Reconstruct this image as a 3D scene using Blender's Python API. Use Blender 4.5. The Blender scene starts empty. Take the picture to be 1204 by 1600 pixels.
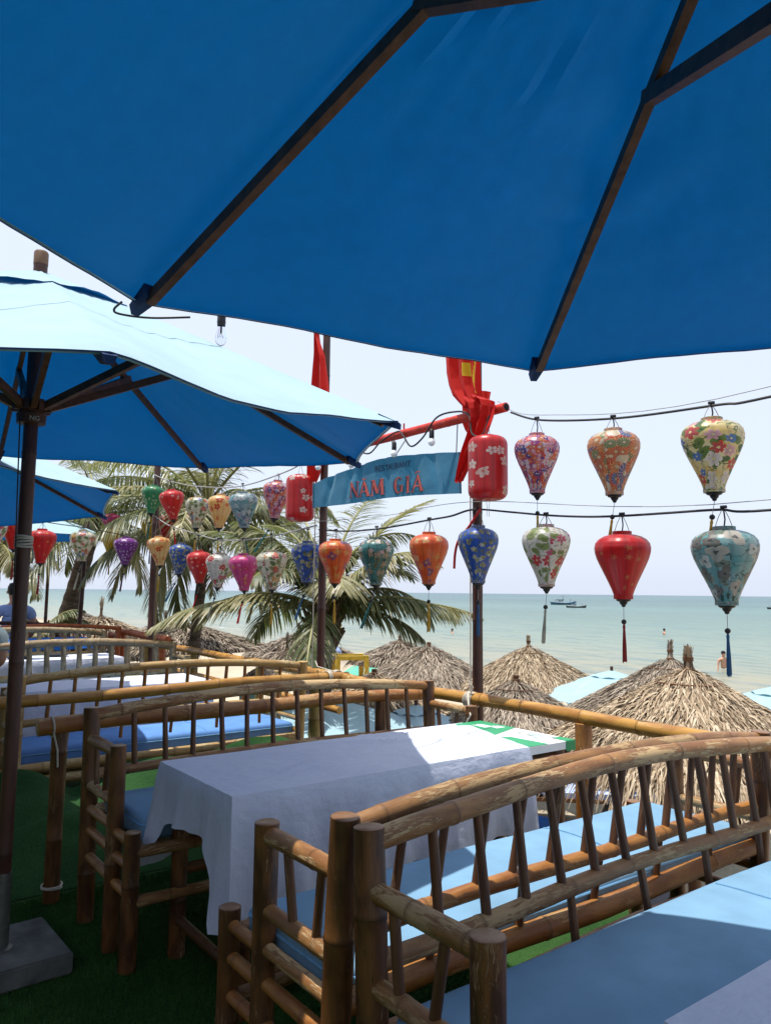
import bpy, bmesh, math, random
import numpy as np
from mathutils import Vector, Matrix, noise
random.seed(7)
rnd = random.Random(11)
PI = math.pi
S = bpy.context.scene
COL = S.collection

# ------------------------------------------------------------------ camera
# world axes: +x runs along the tables towards the sea, +y along the sea-side railing, z=0 is the deck floor
YAW = math.radians(37.1)
CY_, SY_ = math.cos(YAW), math.sin(YAW)
def A(X, Y):                       # metres right of / ahead of the camera -> deck axes
    return (X*CY_ + Y*SY_, -X*SY_ + Y*CY_)
cam_d = bpy.data.cameras.new('camera')
cam = bpy.data.objects.new('camera', cam_d); COL.objects.link(cam); S.camera = cam
cam_d.sensor_fit = 'VERTICAL'; cam_d.sensor_height = 36; cam_d.sensor_width = 36
cam_d.lens = 36*1180/1600
cam_d.clip_start = .05; cam_d.clip_end = 20000
pitch, roll = math.atan(125.4/1180), math.radians(.62)
def a3(v):
    x, y = A(v[0], v[1]); return Vector((x, y, v[2]))
r0 = Vector((1, 0, 0)); f0 = Vector((0, math.cos(pitch), math.sin(pitch))); u0 = Vector((0, -math.sin(pitch), math.cos(pitch)))
r1 = a3(math.cos(roll)*r0 + math.sin(roll)*u0); u1 = a3(-math.sin(roll)*r0 + math.cos(roll)*u0); f1 = a3(f0)
M = Matrix.Identity(4)
for i in range(3):
    M[i][0] = r1[i]; M[i][1] = u1[i]; M[i][2] = -f1[i]
M[0][3], M[1][3], M[2][3] = 0, 0, 1.45
cam.matrix_world = M

# ------------------------------------------------------------------ sky, sun, exposure
SUN = Vector((-.263, .19, 1.67)).normalized()
W = bpy.data.worlds.new('World'); S.world = W; W.use_nodes = True
nt = W.node_tree; nt.nodes.clear()
o_ = nt.nodes.new('ShaderNodeOutputWorld'); b_ = nt.nodes.new('ShaderNodeBackground')
sk = nt.nodes.new('ShaderNodeTexSky'); sk.sky_type = 'NISHITA'; sk.sun_disc = False
sk.sun_elevation = math.asin(SUN.z); sk.sun_rotation = math.atan2(SUN.x, SUN.y)
sk.air_density = 1.0; sk.dust_density = 3.5; sk.ozone_density = 2.0; sk.altitude = 0
mx = nt.nodes.new('ShaderNodeMix'); mx.data_type = 'RGBA'; mx.inputs[0].default_value = .72
mx.inputs[7].default_value = (6.7, 7.35, 8.7, 1)       # the bright white haze of the day over the blue
nt.links.new(sk.outputs[0], mx.inputs[6]); nt.links.new(mx.outputs[2], b_.inputs[0])
b_.inputs[1].default_value = .11
nt.links.new(b_.outputs[0], o_.inputs[0])
sl = bpy.data.lights.new('sun', 'SUN'); sl.energy = 4.6; sl.angle = math.radians(.6); sl.color = (1, .955, .88)
so = bpy.data.objects.new('sun', sl); COL.objects.link(so)
so.rotation_euler = SUN.to_track_quat('Z', 'Y').to_euler(); so.location = (0, 0, 30)
S.view_settings.view_transform = 'Standard'; S.view_settings.look = 'None'
S.view_settings.exposure = .45; S.view_settings.gamma = 1; S.view_settings.use_curve_mapping = False
S.cycles.max_bounces = 8; S.cycles.transparent_max_bounces = 12; S.cycles.use_denoising = True
S.cycles.sample_clamp_indirect = 8; S.cycles.caustics_reflective = False; S.cycles.caustics_refractive = False

# ------------------------------------------------------------------ node helpers
class NT:
    def __init__(s, name):
        s.m = bpy.data.materials.new(name); s.m.use_nodes = True; s.t = s.m.node_tree; s.t.nodes.clear()
        s.out = s.n('ShaderNodeOutputMaterial')
    def n(s, t, **k):
        x = s.t.nodes.new(t)
        for a, b in k.items():
            if a == 'i':
                for q, w in b.items():
                    if hasattr(w, 'is_output') or isinstance(w, bpy.types.NodeSocket): s.t.links.new(w, x.inputs[q])
                    else: x.inputs[q].default_value = w
            else: setattr(x, a, b)
        return x
    def l(s, a, b): s.t.links.new(a, b)
    def math(s, op, a, b=0.0, c=0.0, clamp=False):
        x = s.n('ShaderNodeMath', operation=op, use_clamp=clamp, i={0: a, 1: b, 2: c}); return x.outputs[0]
    def mix(s, f, a, b, blend='MIX'):
        x = s.n('ShaderNodeMix', data_type='RGBA', blend_type=blend)
        for k, w in ((0, f), (6, a), (7, b)):
            if isinstance(w, bpy.types.NodeSocket): s.l(w, x.inputs[k])
            else: x.inputs[k].default_value = (*w, 1) if (k and len(w) == 3) else w
        return x.outputs[2]
    def noise(s, vec, scale, detail=4, rough=.55, dist=0):
        x = s.n('ShaderNodeTexNoise', i={'Scale': scale, 'Detail': detail, 'Roughness': rough, 'Distortion': dist})
        if vec is not None: s.l(vec, x.inputs['Vector'])
        return x.outputs[0]
    def ramp(s, f, stops, interp='LINEAR'):
        x = s.n('ShaderNodeValToRGB'); s.l(f, x.inputs[0]); e = x.color_ramp; e.interpolation = interp
        while len(e.elements) > 1: e.elements.remove(e.elements[-1])
        e.elements[0].position = stops[0][0]; e.elements[0].color = (*stops[0][1], 1)
        for p, c in stops[1:]:
            q = e.elements.new(p); q.color = (*c, 1)
        return x.outputs[0]
    def maprange(s, v, a, b, c=0., d=1.):
        x = s.n('ShaderNodeMapRange', i={0: v, 1: a, 2: b, 3: c, 4: d}); return x.outputs[0]
    def vscale(s, vec, sc):
        x = s.n('ShaderNodeVectorMath', operation='MULTIPLY', i={0: vec, 1: sc}); return x.outputs[0]
    def vadd(s, vec, w):
        x = s.n('ShaderNodeVectorMath', operation='ADD', i={0: vec, 1: w}); return x.outputs[0]
    def bump(s, h, strength=.3, dist=.01):
        return s.n('ShaderNodeBump', i={'Height': h, 'Strength': strength, 'Distance': dist}).outputs[0]
    def bsdf(s, col, rough=.6, normal=None, spec=.3, metal=0., sheen=0., coat=0.):
        x = s.n('ShaderNodeBsdfPrincipled')
        for k, w in (('Base Color', col), ('Roughness', rough), ('Specular IOR Level', spec), ('Metallic', metal), ('Sheen Weight', sheen), ('Coat Weight', coat)):
            if isinstance(w, bpy.types.NodeSocket): s.l(w, x.inputs[k])
            else: x.inputs[k].default_value = (*w, 1) if k == 'Base Color' else w
        if normal is not None: s.l(normal, x.inputs['Normal'])
        return x.outputs[0]
    def done(s, sh): s.l(sh, s.out.inputs[0]); return s.m
    def obj(s): return s.n('ShaderNodeTexCoord').outputs['Object']
    def uv(s): return s.n('ShaderNodeTexCoord').outputs['UV']
    def rand(s): return s.n('ShaderNodeObjectInfo').outputs['Random']
    def attr(s, nm): return s.n('ShaderNodeAttribute', attribute_name=nm).outputs['Fac']
    def pos(s): return s.n('ShaderNodeNewGeometry').outputs['Position']

def plain(name, col, rough=.6, nscale=20, amt=.15, bump=.1, spec=.3, metal=0):
    t = NT(name); o = t.obj(); n = t.noise(o, nscale)
    c = t.mix(t.maprange(n, .3, .7), tuple(x*(1-amt) for x in col), tuple(min(1, x*(1+amt)) for x in col))
    return t.done(t.bsdf(c, rough, t.bump(n, bump, .01), spec, metal))

def bamboo_mat(name, dark, mid, pale, peel=.5, green=0., rough=.45):
    t = NT(name); uv = t.uv(); rn = t.rand()
    off = t.n('ShaderNodeCombineXYZ', i={0: t.math('MULTIPLY', rn, 37.), 1: t.math('MULTIPLY', rn, 11.)}).outputs[0]
    v = t.vadd(uv, off)
    fib = t.noise(t.vscale(v, (5, 60, 1)), 1.5, 5, .65)
    big = t.noise(t.vscale(v, (7, 4, 1)), 1., 3, .5, .4)
    pl = t.noise(t.vscale(v, (16, 16, 1)), 1.6, 8, .68, .8)
    c = t.mix(t.maprange(big, .40, .60), dark, mid)
    c = t.mix(t.math('MULTIPLY', t.maprange(fib, .35, .7), .45), c, tuple(x*.55 for x in dark))
    sel = t.math('ADD', t.math('MULTIPLY', pl, .55), t.math('MULTIPLY', t.noise(t.vscale(v, (4, 2.2, 1)), 1., 3, .5), .62))
    pm = t.maprange(sel, .72-.16*peel, .76-.16*peel)
    edge = t.maprange(sel, .695-.16*peel, .72-.16*peel)
    c = t.mix(t.math('MULTIPLY', edge, .5), c, tuple(x*.5 for x in dark))
    pc = t.mix(t.maprange(fib, .3, .7), tuple(x*.8 for x in pale), pale)
    c = t.mix(pm, c, pc)
    if green: c = t.mix(t.math('MULTIPLY', t.maprange(big, .4, .7), green), c, (.16, .2, .06))
    spots = t.maprange(t.noise(t.vscale(v, (40, 25, 1)), 1., 2), .66, .72)
    c = t.mix(t.math('MULTIPLY', spots, .7), c, (.04, .025, .015))
    nd = t.attr('node')
    c = t.mix(t.math('MULTIPLY', nd, .75), c, tuple(x*.3 for x in dark))
    cut = t.attr('cut')
    oc = t.obj(); ringn = t.noise(oc, 90, 4, .7)
    cc = t.mix(t.maprange(ringn, .35, .65), tuple(x*.9 for x in mid), tuple(x*.65 for x in pale))
    c = t.mix(cut, c, cc)
    c = t.mix(t.maprange(rn, 0, 1, 0, .35), c, tuple(x*.45 for x in mid))
    h = t.math('ADD', t.math('MULTIPLY', fib, .6), t.math('MULTIPLY', pm, .5))
    rr = t.math('ADD', t.math('MULTIPLY', pm, .25), rough)
    return t.done(t.bsdf(c, rr, t.bump(h, .55, .004), .45))

def cloth_sheet(name, diff, trans, tr=.5, weave=900, stain=.12, rough=.8, wr=.15, under=None):
    t = NT(name); o = t.obj()
    n = t.noise(o, 5, 5, .6); w = t.noise(o, weave, 1); fine = t.noise(o, 60, 4, .7)
    f = t.maprange(n, .3, .7)
    c = t.mix(f, tuple(x*(1-stain) for x in diff), diff)
    if under: c = t.mix(t.n('ShaderNodeNewGeometry').outputs['Backfacing'], under, c)   # paler tone on the outer face, deeper tone underneath
    c2 = t.mix(f, tuple(x*(1-stain) for x in trans), trans)
    c2 = t.mix(t.math('MULTIPLY', t.maprange(fine, .35, .65), .3), c2, tuple(x*.6 for x in trans)); c2 = t.mix(t.math('MULTIPLY', t.maprange(t.noise(t.vscale(o, (30, 30, 30)), 1., 6, .8), .4, .62), .3), c2, tuple(x*1.5 for x in trans)); c2 = t.mix(t.math('MULTIPLY', t.maprange(t.noise(o, 1.1, 3), .35, .65), .35), c2, (trans[0], trans[1]*1.15, trans[2]*.8))
    c2 = t.mix(t.math('MULTIPLY', t.maprange(t.noise(o, 260, 2), .35, .65), .22), c2, tuple(x*.45 for x in trans))
    nb = t.bump(t.math('ADD', t.math('MULTIPLY', n, 1.), t.math('MULTIPLY', w, .05)), wr, .02)
    d = t.bsdf(c, rough, nb, .15, 0, .2)
    q = t.n('ShaderNodeBsdfTranslucent'); t.l(c2, q.inputs[0]); t.l(nb, q.inputs['Normal'])
    m = t.n('ShaderNodeMixShader', i={0: tr}); t.l(d, m.inputs[1]); t.l(q.outputs[0], m.inputs[2])
    return t.done(m.outputs[0])

def lantern_mat(name, base, fl, leaf=None, scale=(6, 3.2), thresh=.25, r=.42, petals=5, centre=(.8, .6, .1), base2=None, dense=False, stripes=False, disc=.5):
    """silk printed with flowers: petals in polar coordinates round scattered centres"""
    t = NT(name); uv = t.uv(); rn = t.rand()
    off = t.n('ShaderNodeCombineXYZ', i={0: t.math('MULTIPLY', rn, 13.), 1: t.math('MULTIPLY', rn, 29.)}).outputs[0]
    wob = t.n('ShaderNodeTexNoise', i={'Scale': 14., 'Detail': 2.}); t.l(uv, wob.inputs[0])
    v0 = t.vadd(t.vadd(uv, off), t.vscale(wob.outputs[1], (.03, .03, 0)))
    def flowers(vec, sc, th, rad, cols, cc, pet, offs):
        vv = t.vscale(t.vadd(vec, offs), (*sc, 1))
        vo = t.n('ShaderNodeTexVoronoi', voronoi_dimensions='2D', i={'Scale': 1., 'Randomness': .85}); t.l(vv, vo.inputs['Vector'])
        d = t.n('ShaderNodeVectorMath', operation='SUBTRACT', i={0: vv, 1: vo.outputs['Position']}).outputs[0]
        sp = t.n('ShaderNodeSeparateXYZ'); t.l(d, sp.inputs[0])
        cs = t.n('ShaderNodeSeparateColor'); t.l(vo.outputs['Color'], cs.inputs[0])
        ang = t.math('ADD', t.math('ARCTAN2', sp.outputs[1], sp.outputs[0]), t.math('MULTIPLY', cs.outputs[2], 6.))
        pr = t.math('MULTIPLY', t.math('ADD', t.math('MULTIPLY', t.math('ABSOLUTE', t.math('COSINE', t.math('MULTIPLY', ang, pet/2))), disc), 1-disc), rad)
        pr = t.math('MULTIPLY', pr, t.math('ADD', t.math('MULTIPLY', cs.outputs[1], .5), .6))
        dist = vo.outputs['Distance']
        mask = t.math('LESS_THAN', dist, pr); keep = t.math('GREATER_THAN', cs.outputs[0], th)
        mask = t.math('MULTIPLY', mask, keep)
        st = [(i/len(cols), c) for i, c in enumerate(cols)]
        col = t.ramp(cs.outputs[1], st, 'CONSTANT')
        inner = t.maprange(t.math('DIVIDE', dist, t.math('ADD', pr, .001)), 0, 1)
        col = t.mix(t.math('MULTIPLY', t.math('SUBTRACT', 1., inner), .45), col, tuple(x*.45 for x in cols[0]))
        if stripes:
            col = t.mix(t.math('MULTIPLY', t.math('GREATER_THAN', t.math('SINE', t.math('MULTIPLY', ang, 14.)), .8), .7), col, (.75, .6, .45))
        col = t.mix(t.math('MULTIPLY', t.math('LESS_THAN', dist, t.math('MULTIPLY', pr, .22)), .9), col, cc)
        return mask, col
    big = t.noise(v0, 3.2, 3)
    c = t.mix(t.maprange(big, .4, .62), base, base2 or tuple(x*.8 for x in base))
    if leaf:
        m1, c1 = flowers(v0, (scale[0]*1.3, scale[1]*1.3), .35, .55, leaf, tuple(x*.5 for x in leaf[0]), 2, (.37, .13, 0))
        c = t.mix(m1, c, c1)
        vine = t.math('LESS_THAN', t.math('ABSOLUTE', t.math('SUBTRACT', t.noise(v0, 7, 2), .5)), .012)
        c = t.mix(t.math('MULTIPLY', vine, .8), c, tuple(x*.7 for x in leaf[0]))
    m2, c2 = flowers(v0, scale, thresh, r, fl, centre, petals, (0, 0, 0))
    c = t.mix(m2, c, c2)
    if dense:
        m3, c3 = flowers(v0, (scale[0]*1.7, scale[1]*1.7), .2, r*1.05, list(reversed(fl)), centre, petals, (.61, .77, 0))
        c = t.mix(m3, c, c3)
    rib = t.attr('rib')
    c = t.mix(t.math('MULTIPLY', rib, .35), c, tuple(x*.3 for x in base))
    nb = t.bump(t.noise(v0, 60, 3), .08, .004)
    d = t.bsdf(c, .36, nb, .5, 0, .1, .15)
    q = t.n('ShaderNodeBsdfTranslucent'); t.l(c, q.inputs[0])
    m = t.n('ShaderNodeMixShader', i={0: .38}); t.l(d, m.inputs[1]); t.l(q.outputs[0], m.inputs[2])
    return t.done(m.outputs[0])

MT = {}
MT['post'] = bamboo_mat('bamboo_post', (.066, .026, .012), (.215, .088, .027), (.34, .20, .085), .25, rough=.36)
MT['rail'] = bamboo_mat('bamboo_weathered_rail', (.22, .09, .025), (.38, .19, .06), (.52, .36, .18), .78, rough=.40)
MT['spindle'] = bamboo_mat('bamboo_spindle', (.10, .042, .018), (.20, .088, .034), (.32, .20, .10), .2)
MT['orange'] = bamboo_mat('bamboo_orange', (.27, .095, .022), (.43, .19, .045), (.48, .29, .12), .45, rough=.38)
MT['gold'] = bamboo_mat('bamboo_golden', (.33, .145, .028), (.52, .27, .055), (.58, .38, .13), .3, rough=.35)
MT['goldpost'] = bamboo_mat('bamboo_green_gold', (.20, .12, .03), (.33, .21, .06), (.42, .32, .13), .3, .35)
MT['tan'] = bamboo_mat('bamboo_tan', (.33, .19, .06), (.48, .31, .11), (.56, .43, .22), .6)
MT['grey'] = bamboo_mat('bamboo_grey', (.20, .13, .06), (.36, .25, .12), (.47, .37, .21), .7)
MT['terra'] = plain('terracotta_painted_bamboo', (.38, .10, .035), .5, 12, .3, .2)
MT['pole'] = bamboo_mat('painted_brown_pole', (.055, .018, .012), (.09, .03, .018), (.2, .09, .05), .1)
MT['red'] = plain('faded_red_paint', (.48, .035, .02), .5, 25, .25, .15)
MT['wood'] = plain('dark_stained_wood', (.075, .03, .016), .5, 30, .35, .2)
MT['wood2'] = plain('umbrella_rib_wood', (.12, .05, .025), .5, 30, .35, .2)
MT['rope'] = plain('cotton_rope', (.62, .57, .47), .9, 300, .25, .8)
MT['wire'] = plain('black_cable', (.02, .02, .022), .5)
MT['wirel'] = plain('grey_wire', (.3, .29, .28), .5)
MT['steel'] = plain('galvanised_steel', (.15, .15, .13), .42, 30, .25, .1, .5, .6)
MT['concrete'] = plain('grey_concrete', (.105, .105, .095), .9, 9, .45, .9)
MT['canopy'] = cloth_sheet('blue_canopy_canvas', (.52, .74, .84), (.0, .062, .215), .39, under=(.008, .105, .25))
MT['canopyfar'] = cloth_sheet('pale_blue_canopy_canvas', (.45, .66, .74), (.2, .4, .5), .35)
MT['canopyaq'] = cloth_sheet('turquoise_canopy_canvas', (.16, .60, .45), (.1, .4, .3), .3)
MT['hem'] = plain('navy_hem_tape', (.01, .035, .12), .8)
MT['cushion'] = plain('blue_seat_canvas', (.155, .285, .415), .85, 7, .10, .25, .1)
MT['cushionnavy'] = plain('deep_blue_seat_canvas', (.10, .22, .48), .85, 7, .12, .12, .1)
MT['bluecloth'] = plain('bright_blue_cloth', (.03, .16, .55), .8, 9, .15, .1, .1)
MT['piping'] = plain('blue_piping', (.13, .30, .50), .8)
MT['bannermat'] = cloth_sheet('blue_banner_cloth', (.05, .22, .36), (.02, .16, .30), .35, wr=.35, stain=.25)
MT['bred'] = plain('banner_letter_red', (.42, .085, .07), .7)
MT['bnavy'] = plain('banner_letter_navy', (.012, .02, .06), .7)
MT['flagr'] = cloth_sheet('red_flag_cloth', (.62, .02, .015), (.62, .02, .015), .45, wr=.1)
MT['flagy'] = cloth_sheet('yellow_star_cloth', (.75, .5, .03), (.7, .45, .02), .4, wr=.1)
MT['vinylg'] = plain('green_vinyl', (.015, .26, .10), .4, 10, .1, .05)
MT['vinylw'] = plain('white_vinyl', (.74, .76, .76), .4, 10, .04, .05)
MT['vinylt'] = plain('grey_print', (.45, .55, .52), .5)
MT['glassb'] = NT('bulb_glass'); _t = MT['glassb']
_g = _t.n('ShaderNodeBsdfGlass', i={'IOR': 1.25, 'Roughness': .02, 'Color': (.95, .97, 1, 1)}); MT['glassb'] = _t.done(_g.outputs[0])
MT['bulbw'] = plain('frosted_bulb', (.85, .86, .88), .25, 5, .02, 0, .5)
MT['blackp'] = plain('black_plastic', (.015, .015, .017), .45)
MT['fila'] = plain('filament_support', (.5, .45, .4), .4)
MT['skin'] = plain('skin', (.50, .27, .18), .55, 30, .1, .05)
MT['hair'] = plain('black_hair', (.012, .01, .01), .6)
MT['shirt'] = plain('pale_blue_shirt', (.30, .40, .68), .85, 12, .1, .3)
MT['shorts'] = plain('grey_green_shorts', (.14, .17, .14), .85, 12, .2, .3)
MT['boatblue'] = plain('blue_hull_paint', (.08, .16, .24), .6, 2, .3)
MT['boatwhite'] = plain('white_cabin_paint', (.65, .68, .68), .6, 2, .1)
MT['boatdark'] = plain('dark_hull_paint', (.09, .08, .08), .6, 2, .3)
MT['yellowp'] = plain('yellow_paint', (.60, .40, .04), .5, 10, .2)
MT['brownv'] = plain('brown_vinyl', (.16, .085, .05), .5, 10, .2)
MT['redcr'] = plain('red_plastic', (.5, .04, .03), .4, 10, .1)
MT['bluebag'] = plain('blue_white_fabric', (.35, .45, .75), .8, 30, .4)
MT['dark'] = plain('dark_recess', (.01, .012, .02), .9)
MT['teal'] = plain('teal_board', (.15, .32, .30), .7, 8, .2)

def white_cloth():
    t = NT('white_cotton_tablecloth'); o = t.obj()
    a = t.noise(t.vscale(o, (3, 14, 3)), 1.2, 4, .6); n = t.noise(o, 3, 4, .6); w = t.noise(o, 700, 1)
    fine = t.noise(t.vscale(o, (9, 40, 12)), 1.5, 5, .65, .4); h = t.math('ADD', t.math('ADD', t.math('MULTIPLY', a, .6), t.math('MULTIPLY', n, .9)), t.math('ADD', t.math('MULTIPLY', w, .03), t.math('MULTIPLY', fine, .22)))
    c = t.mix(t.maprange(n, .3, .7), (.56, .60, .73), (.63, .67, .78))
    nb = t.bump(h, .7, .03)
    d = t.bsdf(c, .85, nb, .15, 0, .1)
    q = t.n('ShaderNodeBsdfTranslucent'); t.l(c, q.inputs[0])
    m = t.n('ShaderNodeMixShader', i={0: .12}); t.l(d, m.inputs[1]); t.l(q.outputs[0], m.inputs[2])
    return t.done(m.outputs[0])
MT['cloth'] = white_cloth()

def turf_mat(name, dark, lite):
    t = NT(name); p = t.pos(); a = t.noise(p, 3, 4, .6); b = t.noise(p, 120, 2)
    c = t.mix(t.maprange(a, .3, .7), dark, lite)
    c = t.mix(t.math('MULTIPLY', t.maprange(b, .4, .7), .6), c, tuple(x*.45 for x in dark))
    return t.done(t.bsdf(c, .9, t.bump(b, .6, .01), .1))
MT['turf'] = turf_mat('turf_backing', (.02, .06, .015), (.035, .09, .022))
MT['turfcloth'] = turf_mat('rumpled_turf', (.016, .055, .016), (.03, .09, .026))
MT['blade'] = turf_mat('turf_blade', (.030, .095, .020), (.06, .15, .035))

def leaf_mat(name, c1, c2, c3):
    t = NT(name); p = t.pos(); rn = t.attr('tone'); n = t.noise(p, 4, 3)
    c = t.mix(t.maprange(n, .35, .65), c1, c2)
    c = t.mix(t.math('MULTIPLY', rn, .8), c, c3)
    d = t.bsdf(c, .42, None, .5)
    q = t.n('ShaderNodeBsdfTranslucent'); t.l(t.mix(.5, c, (.30, .36, .06)), q.inputs[0])
    m = t.n('ShaderNodeMixShader', i={0: .3}); t.l(d, m.inputs[1]); t.l(q.outputs[0], m.inputs[2])
    return t.done(m.outputs[0])
MT['palm'] = leaf_mat('palm_leaf_green', (.048, .080, .028), (.088, .118, .046), (.28, .26, .15))
MT['palmy'] = leaf_mat('palm_leaf_yellowing', (.13, .15, .05), (.23, .22, .095), (.37, .31, .19))
MT['rachis'] = plain('palm_midrib', (.26, .25, .10), .5, 10, .2)
MT['trunk'] = NT('palm_bark')
def _trunk(t):
    uv = t.uv(); r = t.noise(t.vscale(uv, (18, 3, 1)), 1, 5, .6, .5); f = t.noise(t.vscale(uv, (3, 30, 1)), 1, 4)
    c = t.ramp(r, [(.3, (.05, .038, .028)), (.5, (.13, .10, .075)), (.7, (.22, .18, .14))])
    c = t.mix(t.math('MULTIPLY', f, .4), c, (.06, .045, .035))
    return t.done(t.bsdf(c, .9, t.bump(r, .9, .04), .1))
MT['trunk'] = _trunk(MT['trunk'])
MT['fibre'] = plain('palm_leaf_base', (.10, .07, .04), .9, 30, .5, .8)

def thatch_mat(name, a, b, c3):
    t = NT(name); rn = t.attr('tone'); p = t.pos()
    c = t.ramp(rn, [(0, tuple(x*.45 for x in a)), (.3, a), (.65, b), (1., c3)])
    n = t.noise(p, 3, 3); c = t.mix(t.math('MULTIPLY', t.maprange(n, .35, .7), .35), c, tuple(x*.6 for x in a))
    return t.done(t.bsdf(c, .75, None, .2))
MT['thatch'] = thatch_mat('dry_palm_thatch', (.27, .195, .125), (.45, .35, .235), (.60, .51, .37))
MT['thatchg'] = thatch_mat('greyed_palm_thatch', (.21, .165, .125), (.36, .295, .225), (.50, .435, .35))
MT['thatchu'] = plain('thatch_underlayer', (.055, .038, .024), .95, 20, .4)

def sand_mat():
    t = NT('beach_sand'); p = t.pos(); sp = t.n('ShaderNodeSeparateXYZ'); t.l(p, sp.inputs[0])
    a = t.noise(p, .8, 5, .6); b = t.noise(p, 6, 5, .65)
    c = t.mix(t.maprange(a, .3, .7), (.36, .295, .21), (.46, .39, .295))
    c = t.mix(t.math('MULTIPLY', t.maprange(b, .5, .75), .4), c, (.30, .24, .17))
    wet = t.maprange(t.math('ADD', sp.outputs[0], t.math('MULTIPLY', a, 2.)), 18.5, 21.)
    c = t.mix(wet, c, (.25, .20, .14))
    h = t.math('ADD', a, t.math('MULTIPLY', b, .6))
    return t.done(t.bsdf(c, t.maprange(wet, 0, 1, .95, .35), t.bump(h, .8, .12), .3))
MT['sand'] = sand_mat()
def sea_mat():
    t = NT('sea_water'); p = t.pos(); sp = t.n('ShaderNodeSeparateXYZ'); t.l(p, sp.inputs[0])
    q = t.vscale(p, (.16, .05, 1)); a = t.noise(q, 1., 4, .6)
    x = t.math('ADD', sp.outputs[0], t.math('MULTIPLY', t.math('SUBTRACT', a, .5), 14.))
    lx = t.math('LOGARITHM', t.math('MAXIMUM', x, 2.), 10.)
    f = t.maprange(lx, 1.25, 3.3)
    c = t.ramp(f, [(0, (.27, .225, .15)), (.08, (.25, .232, .155)), (.17, (.175, .205, .15)), (.3, (.11, .160, .125)), (.5, (.062, .115, .103)), (.75, (.034, .080, .088)), (1, (.028, .066, .085))])
    big = t.noise(t.vscale(p, (.02, .006, 1)), 1., 3)
    c = t.mix(t.math('MULTIPLY', t.maprange(big, .35, .65), .25), c, (.17, .30, .27))
    rip = t.noise(t.vscale(p, (1.1, .32, 1)), 1., 6, .62, .3)
    rip2 = t.noise(t.vscale(p, (.16, .045, 1)), 1., 4, .6, .3)
    foam = t.math('MULTIPLY', t.maprange(t.noise(t.vscale(p, (.55, .09, 1)), 1., 5, .7, .6), .69, .72), t.maprange(sp.outputs[0], 44, 24))
    c = t.mix(foam, c, (.75, .76, .74))
    h = t.math('ADD', rip, t.math('MULTIPLY', rip2, 2.5))
    c = t.mix(t.math('MULTIPLY', t.maprange(rip, .50, .60), .5), c, (.05, .12, .13))
    return t.done(t.bsdf(c, .30, t.bump(h, 1., .4), .27))
MT['sea'] = sea_mat()

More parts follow.
